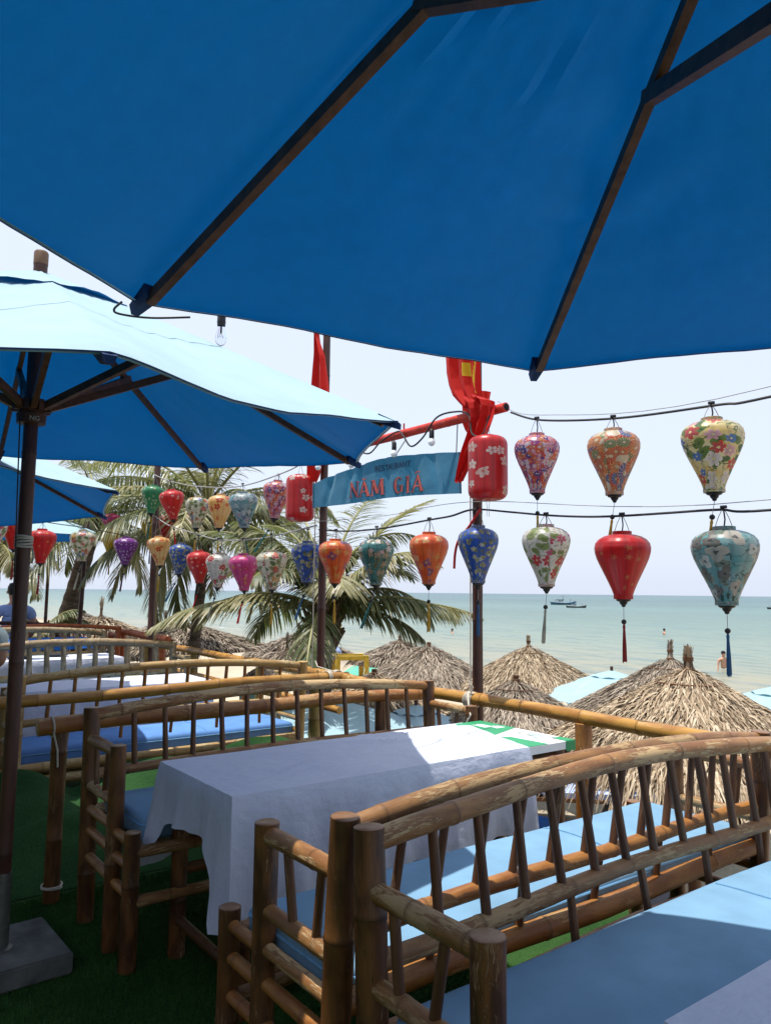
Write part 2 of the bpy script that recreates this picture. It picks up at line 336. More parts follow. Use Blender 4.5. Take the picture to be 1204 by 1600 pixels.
# ------------------------------------------------------------------ mesh helpers
class MB:
    def __init__(s): s.v = []; s.f = []; s.uv = []; s.at = {}; s.mi = []
    def vert(s, p, **a):
        s.v.append(tuple(p)); i = len(s.v)-1
        for k, x in a.items(): s.at.setdefault(k, {})[i] = x
        return i
    def face(s, f, uv=None, mi=0): s.f.append(tuple(f)); s.uv.append(uv); s.mi.append(mi)
    def box(s, c, d, R=None):
        c = Vector(c); k = []
        for z in (-1, 1):
            for y in (-1, 1):
                for x in (-1, 1):
                    q = Vector((x*d[0]/2, y*d[1]/2, z*d[2]/2))
                    if R is not None: q = R @ q
                    k.append(s.vert(c+q))
        for f in ((0, 2, 3, 1), (4, 5, 7, 6), (0, 1, 5, 4), (2, 6, 7, 3), (0, 4, 6, 2), (1, 3, 7, 5)): s.face([k[i] for i in f])
    def bar(s, a, b, w, h, up=(0, 0, 1)):
        a, b = Vector(a), Vector(b); d = b-a; L = d.length; x = d.normalized()
        u = Vector(up); y = u.cross(x)
        if y.length < 1e-4: y = Vector((0, 1, 0)).cross(x)
        y.normalize(); z = x.cross(y)
        R = Matrix((x, y, z)).transposed()
        s.box((a+b)/2, (L, w, h), R)
    def tube(s, pts, rad, seg=10, cap=True, closed=False, node=None, squash=None):
        pts = [Vector(p) for p in pts]; n = len(pts)
        if not hasattr(rad, '__len__'): rad = [rad]*n
        t = [(pts[min(i+1, n-1)]-pts[max(i-1, 0)]).normalized() for i in range(n)]
        if closed: t = [(pts[(i+1) % n]-pts[(i-1) % n]).normalized() for i in range(n)]
        ref = Vector((0, 0, 1)) if abs(t[0].z) < .9 else Vector((1, 0, 0))
        x = ref.cross(t[0]).normalized(); rings = []; L = 0
        for i in range(n):
            x = (x - x.dot(t[i])*t[i]).normalized(); y = t[i].cross(x)
            if i: L += (pts[i]-pts[i-1]).length
            ring = []
            for j in range(seg):
                a = 2*PI*j/seg; rr = rad[i]
                k = s.vert(pts[i]+x*math.cos(a)*rr+y*math.sin(a)*rr)
                if node is not None and node[i]: s.at.setdefault('node', {})[k] = node[i]
                ring.append(k)
            rings.append((ring, L))
        m = n if closed else n-1
        for i in range(m):
            (r0_, l0), (r1_, l1) = rings[i], rings[(i+1) % n]
            for j in range(seg):
                j2 = (j+1) % seg; u0_, u1_ = j/seg, (j+1)/seg
                s.face((r0_[j], r0_[j2], r1_[j2], r1_[j]), [(l0, u0_), (l0, u1_), (l1, u1_), (l1, u0_)])
        if cap and not closed:
            for e, sg in ((0, -1), (n-1, 1)):
                ring = rings[e][0]; R_ = rad[e]
                if R_ < 1e-4: continue
                a1 = []; 
                for j in range(seg):
                    p = Vector(s.v[ring[j]]); q = pts[e]+(p-pts[e])*.9+t[e]*sg*R_*.06
                    a1.append(s.vert(q, cut=1.))
                c = s.vert(pts[e]+t[e]*sg*R_*.02, cut=1.)
                for j in range(seg):
                    j2 = (j+1) % seg
                    F1 = (ring[j], a1[j], a1[j2], ring[j2]) if sg < 0 else (ring[j], ring[j2], a1[j2], a1[j])
                    s.face(F1, [(rings[e][1], 0)]*4)
                    F2 = (a1[j], c, a1[j2]) if sg < 0 else (a1[j], a1[j2], c)
                    s.face(F2, [(0, 0)]*3)
    def lathe(s, prof, seg=24, c=(0, 0, 0), rib=0, ribd=.0, axis=None, capd=True):
        c = Vector(c); rings = []
        for (r, z) in prof:
            ring = []
            for j in range(seg):
                a = 2*PI*j/seg; k = 1.; rv = 0
                if rib:
                    ph = (j*rib/seg) % 1.; dd = min(ph, 1-ph)
                    rv = 1. if dd < .01 else 0.; k = 1+ribd*(math.sin(PI*ph)**.7 if ph > 0 else 0)
                q = Vector((r*k*math.cos(a), r*k*math.sin(a), z))
                if axis is not None: q = axis @ q
                i = s.vert(c+q)
                if rv: s.at.setdefault('rib', {})[i] = rv
                ring.append(i)
            rings.append(ring)
        h0, h1 = prof[0][1], prof[-1][1]
        for i in range(len(prof)-1):
            va, vb = (prof[i][1]-h0)/((h1-h0) or 1), (prof[i+1][1]-h0)/((h1-h0) or 1)
            for j in range(seg):
                j2 = (j+1) % seg
                s.face((rings[i][j], rings[i][j2], rings[i+1][j2], rings[i+1][j]), [(j/seg, va), ((j+1)/seg, va), ((j+1)/seg, vb), (j/seg, vb)])
        if capd:
            if prof[0][0] > 1e-4: s.face(list(reversed(rings[0])))
            if prof[-1][0] > 1e-4: s.face(rings[-1])
    def grid(s, fn, nu, nv, mi=None, closed_u=False):
        ids = [[s.vert(fn(i/nu, j/nv)) for i in range(nu+(0 if closed_u else 1))] for j in range(nv+1)]
        for j in range(nv):
            for i in range(nu):
                i2 = (i+1) % nu if closed_u else i+1
                s.face((ids[j][i], ids[j][i2], ids[j+1][i2], ids[j+1][i]), [(i/nu, j/nv), ((i+1)/nu, j/nv), ((i+1)/nu, (j+1)/nv), (i/nu, (j+1)/nv)], mi(i/nu, j/nv) if mi else 0)
        return ids
    def data(s, name, mats, smooth=True):
        me = bpy.data.meshes.new(name); me.from_pydata(s.v, [], s.f)
        if any(u is not None for u in s.uv):
            l = me.uv_layers.new(name='UVMap'); fl = []
            for f, u in zip(s.f, s.uv):
                for q in (u or [(0, 0)]*len(f)): fl += q
            l.data.foreach_set('uv', fl)
        for k, d in s.at.items():
            a = me.attributes.new(k, 'FLOAT', 'POINT'); arr = np.zeros(len(s.v), np.float32)
            arr[list(d.keys())] = list(d.values()); a.data.foreach_set('value', arr)
        for m in (mats if isinstance(mats, (list, tuple)) else [mats]): me.materials.append(m)
        if isinstance(mats, (list, tuple)) and len(mats) > 1: me.polygons.foreach_set('material_index', s.mi)
        if smooth:
            me.polygons.foreach_set('use_smooth', [True]*len(s.f))
            try: me.set_sharp_from_angle(angle=math.radians(42))
            except Exception: pass
        me.update(); return me
    def obj(s, name, mats, parent=None, loc=(0, 0, 0), smooth=True):
        return link(name, s.data(name, mats, smooth), parent, loc)
def link(name, data, parent=None, loc=(0, 0, 0)):
    o = bpy.data.objects.new(name, data); COL.objects.link(o); o.location = loc
    if parent is not None: o.parent = parent
    return o
def root(name, loc, label, cat, group=None, rz=0):
    o = bpy.data.objects.new(name, None); COL.objects.link(o); o.location = loc; o.rotation_euler = (0, 0, rz); o.empty_display_size = .1
    return tag(o, label, cat, group)
def tag(o, label, cat, group=None):
    o['label'] = label; o['category'] = cat
    if group: o['group'] = group
    return o
def struct(o): o['kind'] = 'structure'; return o
def stuff(o): o['kind'] = 'stuff'; return o
def kids(o): return [x for x in COL.objects if x.parent == o]
def copy_thing(r, loc, label, rz=None, group=None, swap=None):
    n = r.copy(); COL.objects.link(n); n.location = loc
    if rz is not None: n.rotation_euler = (0, 0, rz)
    n['label'] = label
    if group: n['group'] = group
    def rec(a, b):
        for ch in kids(a):
            c = ch.copy(); COL.objects.link(c); c.parent = b
            c.matrix_parent_inverse = ch.matrix_parent_inverse.copy()
            if swap and c.type == 'MESH':
                for sl_ in c.material_slots:
                    if sl_.material and sl_.material.name in swap:
                        mm = swap[sl_.material.name]; sl_.link = 'OBJECT'; sl_.material = mm
            rec(ch, c)
    rec(r, n); return n
def bamboo(f, r, L, spacing=.27, seg=12, n0=10, taper=0., rr=None, lump=.035):
    """culm along f(t): swollen node rings at uneven steps, slightly uneven girth"""
    rr = rr or rnd; ts = [(i/n0, 0, 0) for i in range(n0+1)]
    p = rr.uniform(.3, .9)*spacing
    while p < L-.03:
        t = p/L
        for d, nd, dr in ((-.010, 0, 0), (-.004, .35, .05), (0, 1., .03), (.004, .35, .06), (.011, 0, 0)):
            ts.append((t+d/L, nd, dr))
        p += spacing*rr.uniform(.75, 1.25)
    ts = sorted([q for q in ts if 0 <= q[0] <= 1]); 
    out = [ts[0]]
    for q in ts[1:]:
        if q[0]-out[-1][0] < .0008: continue
        out.append(q)
    ph = rr.uniform(0, 9); mb = MB()
    mb.tube([f(q[0]) for q in out], [r*(1-taper*q[0])*(1+q[2]+lump*math.sin(ph+q[0]*L*9)) for q in out], seg, True, node=[q[1] for q in out])
    return mb
def straight(a, b): a, b = Vector(a), Vector(b); return lambda t: a.lerp(b, t)
def stick(name, a, b, r, mat, parent, spacing=.27, seg=12, taper=0.):
    L = (Vector(b)-Vector(a)).length
    return bamboo(straight(a, b), r, L, spacing, seg, 4, taper).obj(name, mat, parent)

# ------------------------------------------------------------------ setting: beach, sea, deck
mb = MB()
xs = [-60, -6, 3, 3.6, 5, 8, 11, 14, 17, 18.5, 20, 22, 24, 28, 40, 80]; ys = list(np.linspace(-120, 260, 96))
def sandz(x, y):
    z = -1.62 if x < 17 else -1.62-(x-17)*.028
    if x > 3.6: z += .05*noise.noise(Vector((x*.5, y*.5, 0)))+.03*noise.noise(Vector((x*1.7, y*1.7, 3)))
    return z
mb.grid(lambda a, b: (xs[int(round(a*(len(xs)-1)))], ys[int(round(b*(len(ys)-1)))], sandz(xs[int(round(a*(len(xs)-1)))], ys[int(round(b*(len(ys)-1)))])), len(xs)-1, len(ys)-1)
struct(mb.obj('beach', MT['sand']))
mb = MB()
def fine_sand(a, b):
    x = 3.4+a*15; y = -6+b*34
    e = min(a, 1-a, b, 1-b)*12; e = min(1, e)
    return (x, y, sandz(x, y)+.006+e*(.025*noise.noise(Vector((x*3, y*3, 1)))+.012*noise.noise(Vector((x*9, y*9, 2)))))
mb.grid(fine_sand, 110, 240)
struct(mb.obj('beach', MT['sand']))
mb = MB()
for (x0, x1, y0, y1) in ((20, 12000, -12000, 12000),):
    i = [mb.vert(p) for p in ((x0, y0, -1.71), (x1, y0, -1.71), (x1, y1, -1.71), (x0, y1, -1.71))]; mb.face(i)
struct(mb.obj('sea', MT['sea'], smooth=False))
# deck slab with turf skin
mb = MB(); mb.box((-.9, 3.9, -.16), (8.24, 21, .30)); struct(mb.obj('deck', MT['wood'], smooth=False))
mb = MB(); mb.grid(lambda a, b: (-5+a*8.2, -6.5+b*20.8, -.004), 20, 40); struct(mb.obj('floor', MT['turf']))
mb = MB()
for x in (3.1,):
    for y in np.arange(-6, 15, 1.3): mb.tube([(x, y, -.31), (x, y, -1.75)], .06, 10)
struct(mb.obj('deck_support', MT['pole']))
# artificial grass pile
def turf(name, x0, x1, y0, y1, n, h, seed):
    g = np.random.default_rng(seed); x = g.uniform(x0, x1, n); y = g.uniform(y0, y1, n)
    a = g.uniform(0, PI, n); w = g.uniform(.0012, .0024, n); hh = h*g.uniform(.6, 1.3, n); la = g.uniform(0, 2*PI, n); ll = hh*g.uniform(.1, .8, n)
    dx, dy = np.cos(a)*w, np.sin(a)*w
    V = np.empty((n, 3, 3)); V[:, 0] = np.c_[x-dx, y-dy, np.zeros(n)-.004]; V[:, 1] = np.c_[x+dx, y+dy, np.zeros(n)-.004]; V[:, 2] = np.c_[x+np.cos(la)*ll, y+np.sin(la)*ll, hh]
    me = bpy.data.meshes.new(name); me.vertices.add(n*3); me.vertices.foreach_set('co', V.reshape(-1).astype(np.float32))
    me.loops.add(n*3); me.loops.foreach_set('vertex_index', np.arange(n*3, dtype=np.int32)); me.polygons.add(n)
    me.polygons.foreach_set('loop_start', np.arange(0, n*3, 3, dtype=np.int32)); me.materials.append(MT['blade']); me.update(); me.validate()
    o = link(name, me); o['kind'] = 'stuff'; o['label'] = 'short artificial green grass pile covering the deck'; o['category'] = 'artificial grass'
    return o
turf('artificial_grass', -.4, 2.3, 1.2, 3.95, 230000, .012, 3)

# rumpled turf sheet beyond the brown railing
mb = MB()
def rum(a, b):
    x = -.6+a*3.7; y = 3.98+b*.95
    k = min(1, b*3)
    z = .0+.34*b**.8 + k*(.10*noise.noise(Vector((x*2.2, y*3.4, 5)))+.065*math.sin(x*8+6*noise.noise(Vector((x*1.5, y*4, 2))))*(.6+noise.noise(Vector((x*1.3, y*2, 9)))))
    return (x, y, max(z, .001))
mb.grid(rum, 110, 44)
o = tag(mb.obj('turf_sheet', MT['turfcloth']), 'rumpled sheet of green artificial turf heaped behind the brown bamboo railing', 'turf')

# unseen building added behind and left of the camera to cut the sky light
bl = root('restaurant_building', (-4.0, 3, 0), 'dark wooden restaurant building with a deep eave at the land side of the deck', 'building')
for y in np.arange(-10, 12.0, .25): 
    m = MB(); m.box((-.02-.01*(int(y*4) % 2), y+.123, 1.5), (.05, .244, 3.0)); m.obj('wall_plank', MT['wood2'], bl, smooth=False)
m = MB()
ids_ = [m.vert(p) for p in ((-3.5, -10.5, 4.2), (.9, -10.5, 3.02), (.9, 12.3, 3.02), (-3.5, 12.3, 4.2), (-3.5, -10.5, 4.1), (.9, -10.5, 2.92), (.9, 12.3, 2.92), (-3.5, 12.3, 4.1))]
for f in ((0, 1, 2, 3), (7, 6, 5, 4), (0, 4, 5, 1), (1, 5, 6, 2), (2, 6, 7, 3), (3, 7, 4, 0)): m.face([ids_[i] for i in f])
m.obj('roof', MT['wood'], bl, smooth=False)
for y in np.arange(-9, 12, 3): stick('post', (.78, y, 0), (.78, y, 2.95), .06, MT['post'], bl, .5)

# ------------------------------------------------------------------ umbrellas
def umbrella(name, c, zr, za, R, ph, tilt, label, hub_z, mat=MT['canopy'], pole_r=.028, base=True, detail=True, strut_f=.435, corner_dz=None, edge_dz=None, wrinkle=False, group='blue canvas umbrellas over the tables', zbase=0., pole_top=.06, seedv=0):
    rt = root(name, (c[0], c[1], zbase), label, 'umbrella', group)
    cx, cy = 0, 0; zr -= zbase; za -= zbase; hub_z -= zbase
    def P(r, a, dz=0.):     # r as a share of R, a in rib steps
        k = math.floor(a); f = a-k
        t0, t1 = ph+k*PI/4, ph+(k+1)*PI/4
        x = r*R*((1-f)*math.cos(t0)+f*math.cos(t1)); y = r*R*((1-f)*math.sin(t0)+f*math.sin(t1))
        s = 4*f*(1-f)
        inw = 1-.022*s*r
        x *= inw; y *= inw
        z = za+(zr-za)*(r**1.06)
        z -= .022*s*r*(1.2-r)*2          # cloth sags between ribs
        if detail: z += .010*s*noise.noise(Vector((x*2.4+seedv, y*2.4, 7)))*2 + .006*s*math.sin(a*40+r*9+seedv)*max(0, .6-abs(r-.55))
        z += tilt[0]*x+tilt[1]*y
        if wrinkle:
            w = math.exp(-((((a+4) % 8-4)+.85)/.42)**2)*math.exp(-((r-.62)/.22)**2)
            z += .013*w*math.sin(r*62+5*noise.noise(Vector((x*3, y*3, 1))))
            w = math.exp(-((((a+4) % 8-4)+.35)/.35)**2)*math.exp(-((r-.45)/.2)**2); z += .010*w*math.sin(a*55+r*14)
        if corner_dz:
            for ck, cd in corner_dz.items():
                w = max(0, 1-abs((a-ck+4) % 8-4)); z += cd*w*w*r**3
            for ck, cd in (edge_dz or {}).items():
                w = max(0, 1-abs((a-ck+4) % 8-4)*2); z += cd*w*r**4
        return Vector((x, y, z+dz))
    ns = 20 if detail else 8; nr = 22 if detail else 8
    mb = MB(); r_in = .13
    mb.grid(lambda a, b: P(r_in+(1-r_in)*b, a*8), 8*ns, nr, closed_u=True)
    canopy = mb.obj('canopy', mat, rt)
    # hem folded under the rim
    mb = MB(); mb.grid(lambda a, b: P(1.0-.010*b, a*8, -.002-.010*b), 8*ns, 1, closed_u=True); mb.obj('hem', mat, canopy)
    if detail:
        mb = MB(); mb.grid(lambda a, b: P(1.0+.001, a*8, .0015-.005*b), 8*ns, 1, closed_u=True); mb.obj('edge_stitching', MT['hem'], canopy)
    # vent cap, arched up between the ribs
    def cap(a, b):
        f = a*8 % 1.; s = 4*f*(1-f); p = P(.02+.25*b, a*8); p.z += .005+.034*max(0, s-.25)**1.3*b*b; return p
    mb = MB(); mb.grid(cap, 8*max(8, ns//2), 8, closed_u=True); mb.obj('vent_cap', mat, rt)
    rm = MB
    for k in range(8):
        a, b = P(.03, k, -.026), P(.965, k, -.032)
        m = MB(); m.bar(a, b, .021, .026); rib = m.obj('rib', MT['wood2'], rt, smooth=False)
        e = P(1., k, -.012); d = (b-a).normalized()
        m = MB(); sd = Vector((-d.y, d.x, 0)).normalized()
        # cloth pocket that holds the rib end
        p0 = e-d*.075; ids = []
        for q, w, h in ((p0, .026, .026), (e+d*.010, .016, .016)):
            ids += [m.vert(q+sd*w+Vector((0, 0, .006))), m.vert(q-sd*w+Vector((0, 0, .006))), m.vert(q-sd*w*.6+Vector((0, 0, -h))), m.vert(q+sd*w*.6+Vector((0, 0, -h)))]
        for f in ((0, 1, 2, 3), (7, 6, 5, 4), (0, 4, 5, 1), (1, 5, 6, 2), (2, 6, 7, 3), (3, 7, 4, 0)): m.face([ids[i] for i in f])
        m.obj('rib_pocket', MT['hem'] if detail else mat, canopy, smooth=False)
        s0 = Vector((math.cos(ph+k*PI/4)*.055, math.sin(ph+k*PI/4)*.055, hub_z))
        s1 = P(strut_f, k, -.035)
        m = MB(); m.bar(s0, s1+(s1-s0).normalized()*.02, .024, .031); m.obj('strut', MT['wood2'], rt, smooth=False)
    m = MB()
    m.lathe([(.03, hub_z-.07), (.055, hub_z-.068), (.058, hub_z-.03), (.05, hub_z-.025), (.05, hub_z-.005), (.062, hub_z), (.064, hub_z+.022), (.035, hub_z+.026)], 20)
    for k in range(8):
        a = ph+(k+.5)*PI/4; m.box((math.cos(a)*.06, math.sin(a)*.06, hub_z+.004), (.03, .022, .045), Matrix.Rotation(a, 3, 'Z'))
    m.obj('hub', MT['wood'], rt)
    m = MB(); m.lathe([(.03, za-.09), (.05, za-.085), (.052, za-.04), (.03, za-.035)], 16); m.obj('crown_block', MT['wood'], rt)
    m = bamboo(straight((0, 0, .0 if base else .0), (0, 0, za+pole_top)), pole_r, za, .9, 16, 10, 0, lump=.0)
    m.obj('pole', MT['pole'], rt)
    if not detail: return rt
    m = MB(); m.lathe([(.001, za+pole_top-.03), (pole_r*1.05, za+pole_top-.03), (pole_r*1.05, za+pole_top+.02), (pole_r*.9, za+pole_top+.028), (.001, za+pole_top+.028)], 16); m.obj('finial', MT['brownv'], rt)
    # pull cord beside the pole
    m = MB(); m.tube([(-.05, -.02, hub_z+.1), (-.045, -.03, hub_z-.2), (-.035, -.03, 1.6), (-.03, -.03, 1.3)], .003, 6); m.obj('pull_cord', MT['wire'], rt)
    m = MB()
    for q in range(5): m.tube([(math.cos(a)*(pole_r+.004), math.sin(a)*(pole_r+.004), 1.62+q*.009+.004*math.sin(a+q)) for a in np.linspace(0, 2*PI, 17)[:-1]], .0045, 6, closed=True)
    m.tube([(pole_r, -.012, 1.62), (pole_r+.01, -.014, 1.58), (pole_r+.004, -.013, 1.55)], .004, 6)
    m.obj('rope_binding', MT['rope'], rt)
    if base:
        m = MB(); m.lathe([(.03, .075), (.05, .075), (.05, .083), (.034, .088), (.031, .36), (.0285, .36)], 18); m.obj('steel_sleeve', MT['steel'], rt)
        bm = bmesh.new(); bmesh.ops.create_cube(bm, size=1)
        for v in bm.verts: v.co = Vector((v.co.x*.43, v.co.y*.41, v.co.z*.08+.04))
        bmesh.ops.bevel(bm, geom=bm.edges[:], offset=.008, segments=2, affect='EDGES')
        bmesh.ops.rotate(bm, verts=bm.verts, cent=(0, 0, 0), matrix=Matrix.Rotation(.04, 3, 'Z'))
        me = bpy.data.meshes.new('base_slab'); bm.to_mesh(me); bm.free(); me.materials.append(MT['concrete']); link('base_slab', me, rt)
    return rt

umA = umbrella('umbrella', (.904, .25), 2.167, 2.723, 1.552, 1.781, (-.002, -.018), 'large blue canvas umbrella seen from below, filling the top of the photo', 2.20, corner_dz={1: -.05}, wrinkle=True)
umB = umbrella('umbrella', (.676, 3.312), 2.115, 2.772, 1.543, -.884, (.009, .069), 'blue canvas umbrella with an open vent cap on a dark pole in a concrete slab', 2.19, seedv=4, corner_dz={0: .03}, edge_dz={-.45: -.035})
umC = umbrella('umbrella', (.37, 6.03), 2.06, 2.72, 1.53, -.628, (0, -.06), 'blue canvas umbrella whose corner juts in from the left edge below the vented one', 2.12, seedv=9)
umD = umbrella('umbrella', (2.456, 11.93), 2.21, 2.66, 1.2, -.2, (0, 0), 'far pale-topped blue umbrella above the red lantern at left', 2.24, detail=False)
# scratched letters on the hub of the second umbrella
def text_mesh(body, size):
    c = bpy.data.curves.new('lettering', 'FONT'); c.body = body; c.size = size; c.extrude = .0008
    o = bpy.data.objects.new('lettering', c); COL.objects.link(o)
    me = bpy.data.meshes.new_from_object(o.evaluated_get(bpy.context.evaluated_depsgraph_get())); bpy.data.objects.remove(o); return me
me = text_mesh('NG', .026); me.materials.clear(); me.materials.append(MT['rope'])
o = link('lettering', me, umB)
camdir = Vector((SY_, CY_, 0)); right = Vector((CY_, -SY_, 0))
Rm = Matrix.Identity(4)
for i in range(3): Rm[i][0] = right[i]; Rm[i][1] = (0, 0, 1)[i]; Rm[i][2] = -camdir[i]
fr = Vector((-camdir.x, -camdir.y, 0))*.0588; fr = Matrix.Rotation(.55, 3, 'Z') @ fr
R2 = Matrix.Rotation(.55, 4, 'Z') @ Rm
o.matrix_local = Matrix.Translation(fr+Vector((0, 0, 2.19-.062))-(R2.to_3x3() @ Vector((.014, 0, 0)))) @ R2

# ------------------------------------------------------------------ benches
def bench(loc, label, rz=0, L=2.01, k1=1., k2=1., lean=1.):
    rt = root('bench', loc, label, 'bench', 'bamboo benches along the deck', rz)
    D = .58; sp = [0, 0]
    for x in (0, L):
        stick('back_post', (x, .03, 0), (x, -.02, .91), .037, MT['post'], rt, .42, 16)
        stick('arm_post', (x, .37, 0), (x, .365, .805), .034, MT['post'], rt, .5, 16)
        stick('front_post', (x, D, 0), (x, D, .51), .033, MT['post'], rt, .4, 16)
        stick('arm_rail', (x, -.0, .775), (x, .365, .775), .024, MT['rail'], rt, .2)
        stick('side_rail', (x, .0, .575), (x, .365, .575), .022, MT['rail'], rt, .25)
        for z in (.475, .385, .275): stick('side_rail', (x, .02, z), (x, .36, z), .02, MT['rail'] if z > .4 else MT['orange'], rt, .25)
        for z in (.465, .375, .27): stick('side_rail', (x, .375, z), (x, D, z), .019, MT['orange'], rt, .25)
        stick('side_spindle', (x, .10, .575), (x, .075, .775), .0125, MT['spindle'], rt, 2)
        stick('side_spindle', (x, .21, .575), (x, .25, .775), .0125, MT['spindle'], rt, 2)
    def arch(z0, z1, y0): return lambda t: Vector((.01+(L-.02)*t, y0+.012*math.sin(t*9), z0+(z1-z0)*math.sin(PI*t)**.85))
    top = arch(.880, .940, -.018); low = arch(.62, .635, .0)
    bamboo(top, .0275*k1, L, .33, 14, 22).obj('top_rail', MT['rail'], rt)
    bamboo(low, .0235*k1, L, .36, 14, 18).obj('lower_rail', MT['orange'], rt)
    bamboo(arch(.462, .462, .012), .032, L, .4, 12, 8).obj('seat_rail', MT['orange'], rt)
    bamboo(arch(.435, .435, D), .024, L, .4, 12, 8).obj('front_rail', MT['rail'], rt)
    bamboo(arch(.25, .25, D), .022, L, .4, 12, 8).obj('front_rail', MT['rail'], rt)
    for k in range(12):
        t = .085+.075*k; sl_ = (.018 if k < 9 else .008)*lean
        stick('spindle', low(t+rnd.uniform(-.004, .004)-sl_*.6), top(t+sl_*.6), .0135*k2, MT['spindle'], rt, 3, 9, .1)
    for k in range(5):
        t = .15+.17*k; stick('spindle', (L*t, .02, .475), low(t), .012, MT['spindle'], rt, 3, 8)
    m = MB()
    for k in range(9): m.tube([(.03, .06+k*.06, .435), (L-.03, .06+k*.06, .435)], .012, 6)
    m.obj('seat_slats', MT['tan'], rt)['kind'] = 'stuff'
    return rt
def cushion(loc, L, Wd, H, label, mat, group='blue seat cushions on the benches', rz=0, name='seat_cushion'):
    bm = bmesh.new(); bmesh.ops.create_cube(bm, size=1)
    for v in bm.verts: v.co = Vector((v.co.x*L, v.co.y*Wd, v.co.z*H))
    bmesh.ops.bevel(bm, geom=bm.edges[:], offset=H*.33, segments=5, profile=.6, affect='EDGES')
    ex = [e for e in bm.edges if e.calc_length() > .3]
    bmesh.ops.subdivide_edges(bm, edges=ex, cuts=24, use_grid_fill=True)
    for v in bm.verts:
        x, y = v.co.x/(L/2), v.co.y/(Wd/2)
        if v.co.z > 0: v.co.z += .014*(1-x**4)*(1-y**4)+.006*noise.noise(Vector((v.co.x*3, v.co.y*5, loc[1])))
        v.co.y += .004*math.sin(v.co.x*6+loc[1])
    me = bpy.data.meshes.new(name); bm.to_mesh(me); bm.free(); me.materials.append(mat)
    me.polygons.foreach_set('use_smooth', [True]*len(me.polygons))
    o = link(name, me, None, loc); o.rotation_euler = (0, 0, rz); tag(o, label, 'cushion', group)
    m = MB(); pts = []
    hx, hy, r = L/2+.001, Wd/2+.001, H*.33
    for cxx, cyy, a0 in ((1, 1, 0), (-1, 1, 1), (-1, -1, 2), (1, -1, 3)):
        for q in range(6):
            a = (a0+q/5)*PI/2; pts.append((cxx*(hx-r)+r*math.cos(a), cyy*(hy-r)+r*math.sin(a)+.004*math.sin(cxx*hx*6+loc[1]), H*.22))
    m.tube(pts, .0045, 6, closed=True); m.obj('piping', MT['piping'], o)
    m = MB(); x = .28; pts = []
    for q in range(13):
        y = (q/12*2-1)*(Wd/2-H*.33); xx, yy = x/(L/2), y/(Wd/2)
        pts.append((x+.004*math.sin(y*9), y, H/2+.0015+.014*(1-xx**4)*(1-yy**4)+.006*noise.noise(Vector((x*3, y*5, loc[1])))))
    m.tube(pts, .0028, 5); m.obj('seam', MT['piping'], o)
    return o

b1 = bench((1.07+2.01, 1.445, 0), 'nearest brown bamboo bench, its arched back rail and arm post in front at lower right', PI)
b2 = copy_thing(b1, (1.07, 1.583, 0), 'brown bamboo bench back to back with the nearest bench, facing the white clothed table', 0)
b3 = bench((1.07+2.01, 3.60, 0), 'brown bamboo bench on the far side of the long white clothed table', PI, lean=.15)
b0 = None
cushion((2.09, 1.148, .487), 1.98, .50, .085, 'light blue seat cushion on the nearest bench, half in umbrella shadow', MT['cushion'])
cushion((2.09, 1.86, .485), 1.98, .50, .085, 'light blue seat cushion seen through the spindles behind the nearest bench', MT['cushion'])
cushion((2.10, 3.345, .485), 1.94, .50, .095, 'blue seat cushion whose rounded end pokes out left of the long white tablecloth', MT['cushion'])
# the rail timbers of the second bench are redder
for o in kids(b2):
    n = o.name.split('.')[0]
    if n == 'top_rail': o.material_slots[0].link = 'OBJECT'; o.material_slots[0].material = MT['rail']
for o in kids(b1):
    n = o.name.split('.')[0]
    if n == 'lower_rail': o.material_slots[0].link = 'OBJECT'; o.material_slots[0].material = MT['rail']
for o in kids(b3):
    n = o.name.split('.')[0]
    if n in ('lower_rail', 'seat_rail'): o.material_slots[0].link = 'OBJECT'; o.material_slots[0].material = MT['rail']
G = {MT['post'].name: MT['tan'], MT['rail'].name: MT['tan'], MT['orange'].name: MT['gold'], MT['spindle'].name: MT['orange']}
GR = {MT['post'].name: MT['grey'], MT['rail'].name: MT['grey'], MT['orange'].name: MT['tan'], MT['spindle'].name: MT['grey']}
GT = {k: MT['terra'] for k in (MT['post'].name, MT['rail'].name, MT['orange'].name, MT['spindle'].name)}
GB = {MT['rail'].name: MT['pole'], MT['orange'].name: MT['post']}
b5 = copy_thing(b3, (1.07, 5.13, 0), 'golden tan bamboo bench behind the long yellow rail, in front of the second white table', 0, swap=G)
b6 = bench((1.03+2.01, 7.62, 0), 'grey weathered bamboo bench behind the second white table', PI, 2.01, 1.35, 2., .15)
for q in list(kids(b6)):
    for sl_ in q.material_slots:
        mn = sl_.material.name
        if mn in GR: sl_.link = 'OBJECT'; sl_.material = GR[mn]
b7 = copy_thing(b6, (1.1+2.01, 10.2, 0), 'small-looking grey bamboo bench in front of the bright blue tabletop', PI, swap=GR)
b8 = copy_thing(b1, (1.65, 11.3, 0), 'terracotta painted bench with a stout square-cut post at its right end', 0, swap=GT)
b9 = copy_thing(b1, (1.15, 12.35, 0), 'dark brown bench the person in the pale blue shirt sits on', 0, swap=GB)
for o in kids(b5):
    n = o.name.split('.')[0]
    if n == 'seat_slats': o.location.z = -.10
    if n == 'seat_rail':
        o.location.z = -.12; c = o.copy(); COL.objects.link(c); c.location.z = -.20
    if n == 'front_rail' and o.location.z == 0: o.location.z = -.08
cushion((2.08, 5.46, .39), 1.98, .50, .10, 'dark-sided blue seat cushion behind the brown railing, under the golden bench back', MT['cushionnavy'])
cushion((2.04, 7.32, .485), 1.98, .50, .10, 'blue seat cushion on the grey bench behind the second white table', MT['cushionnavy'])
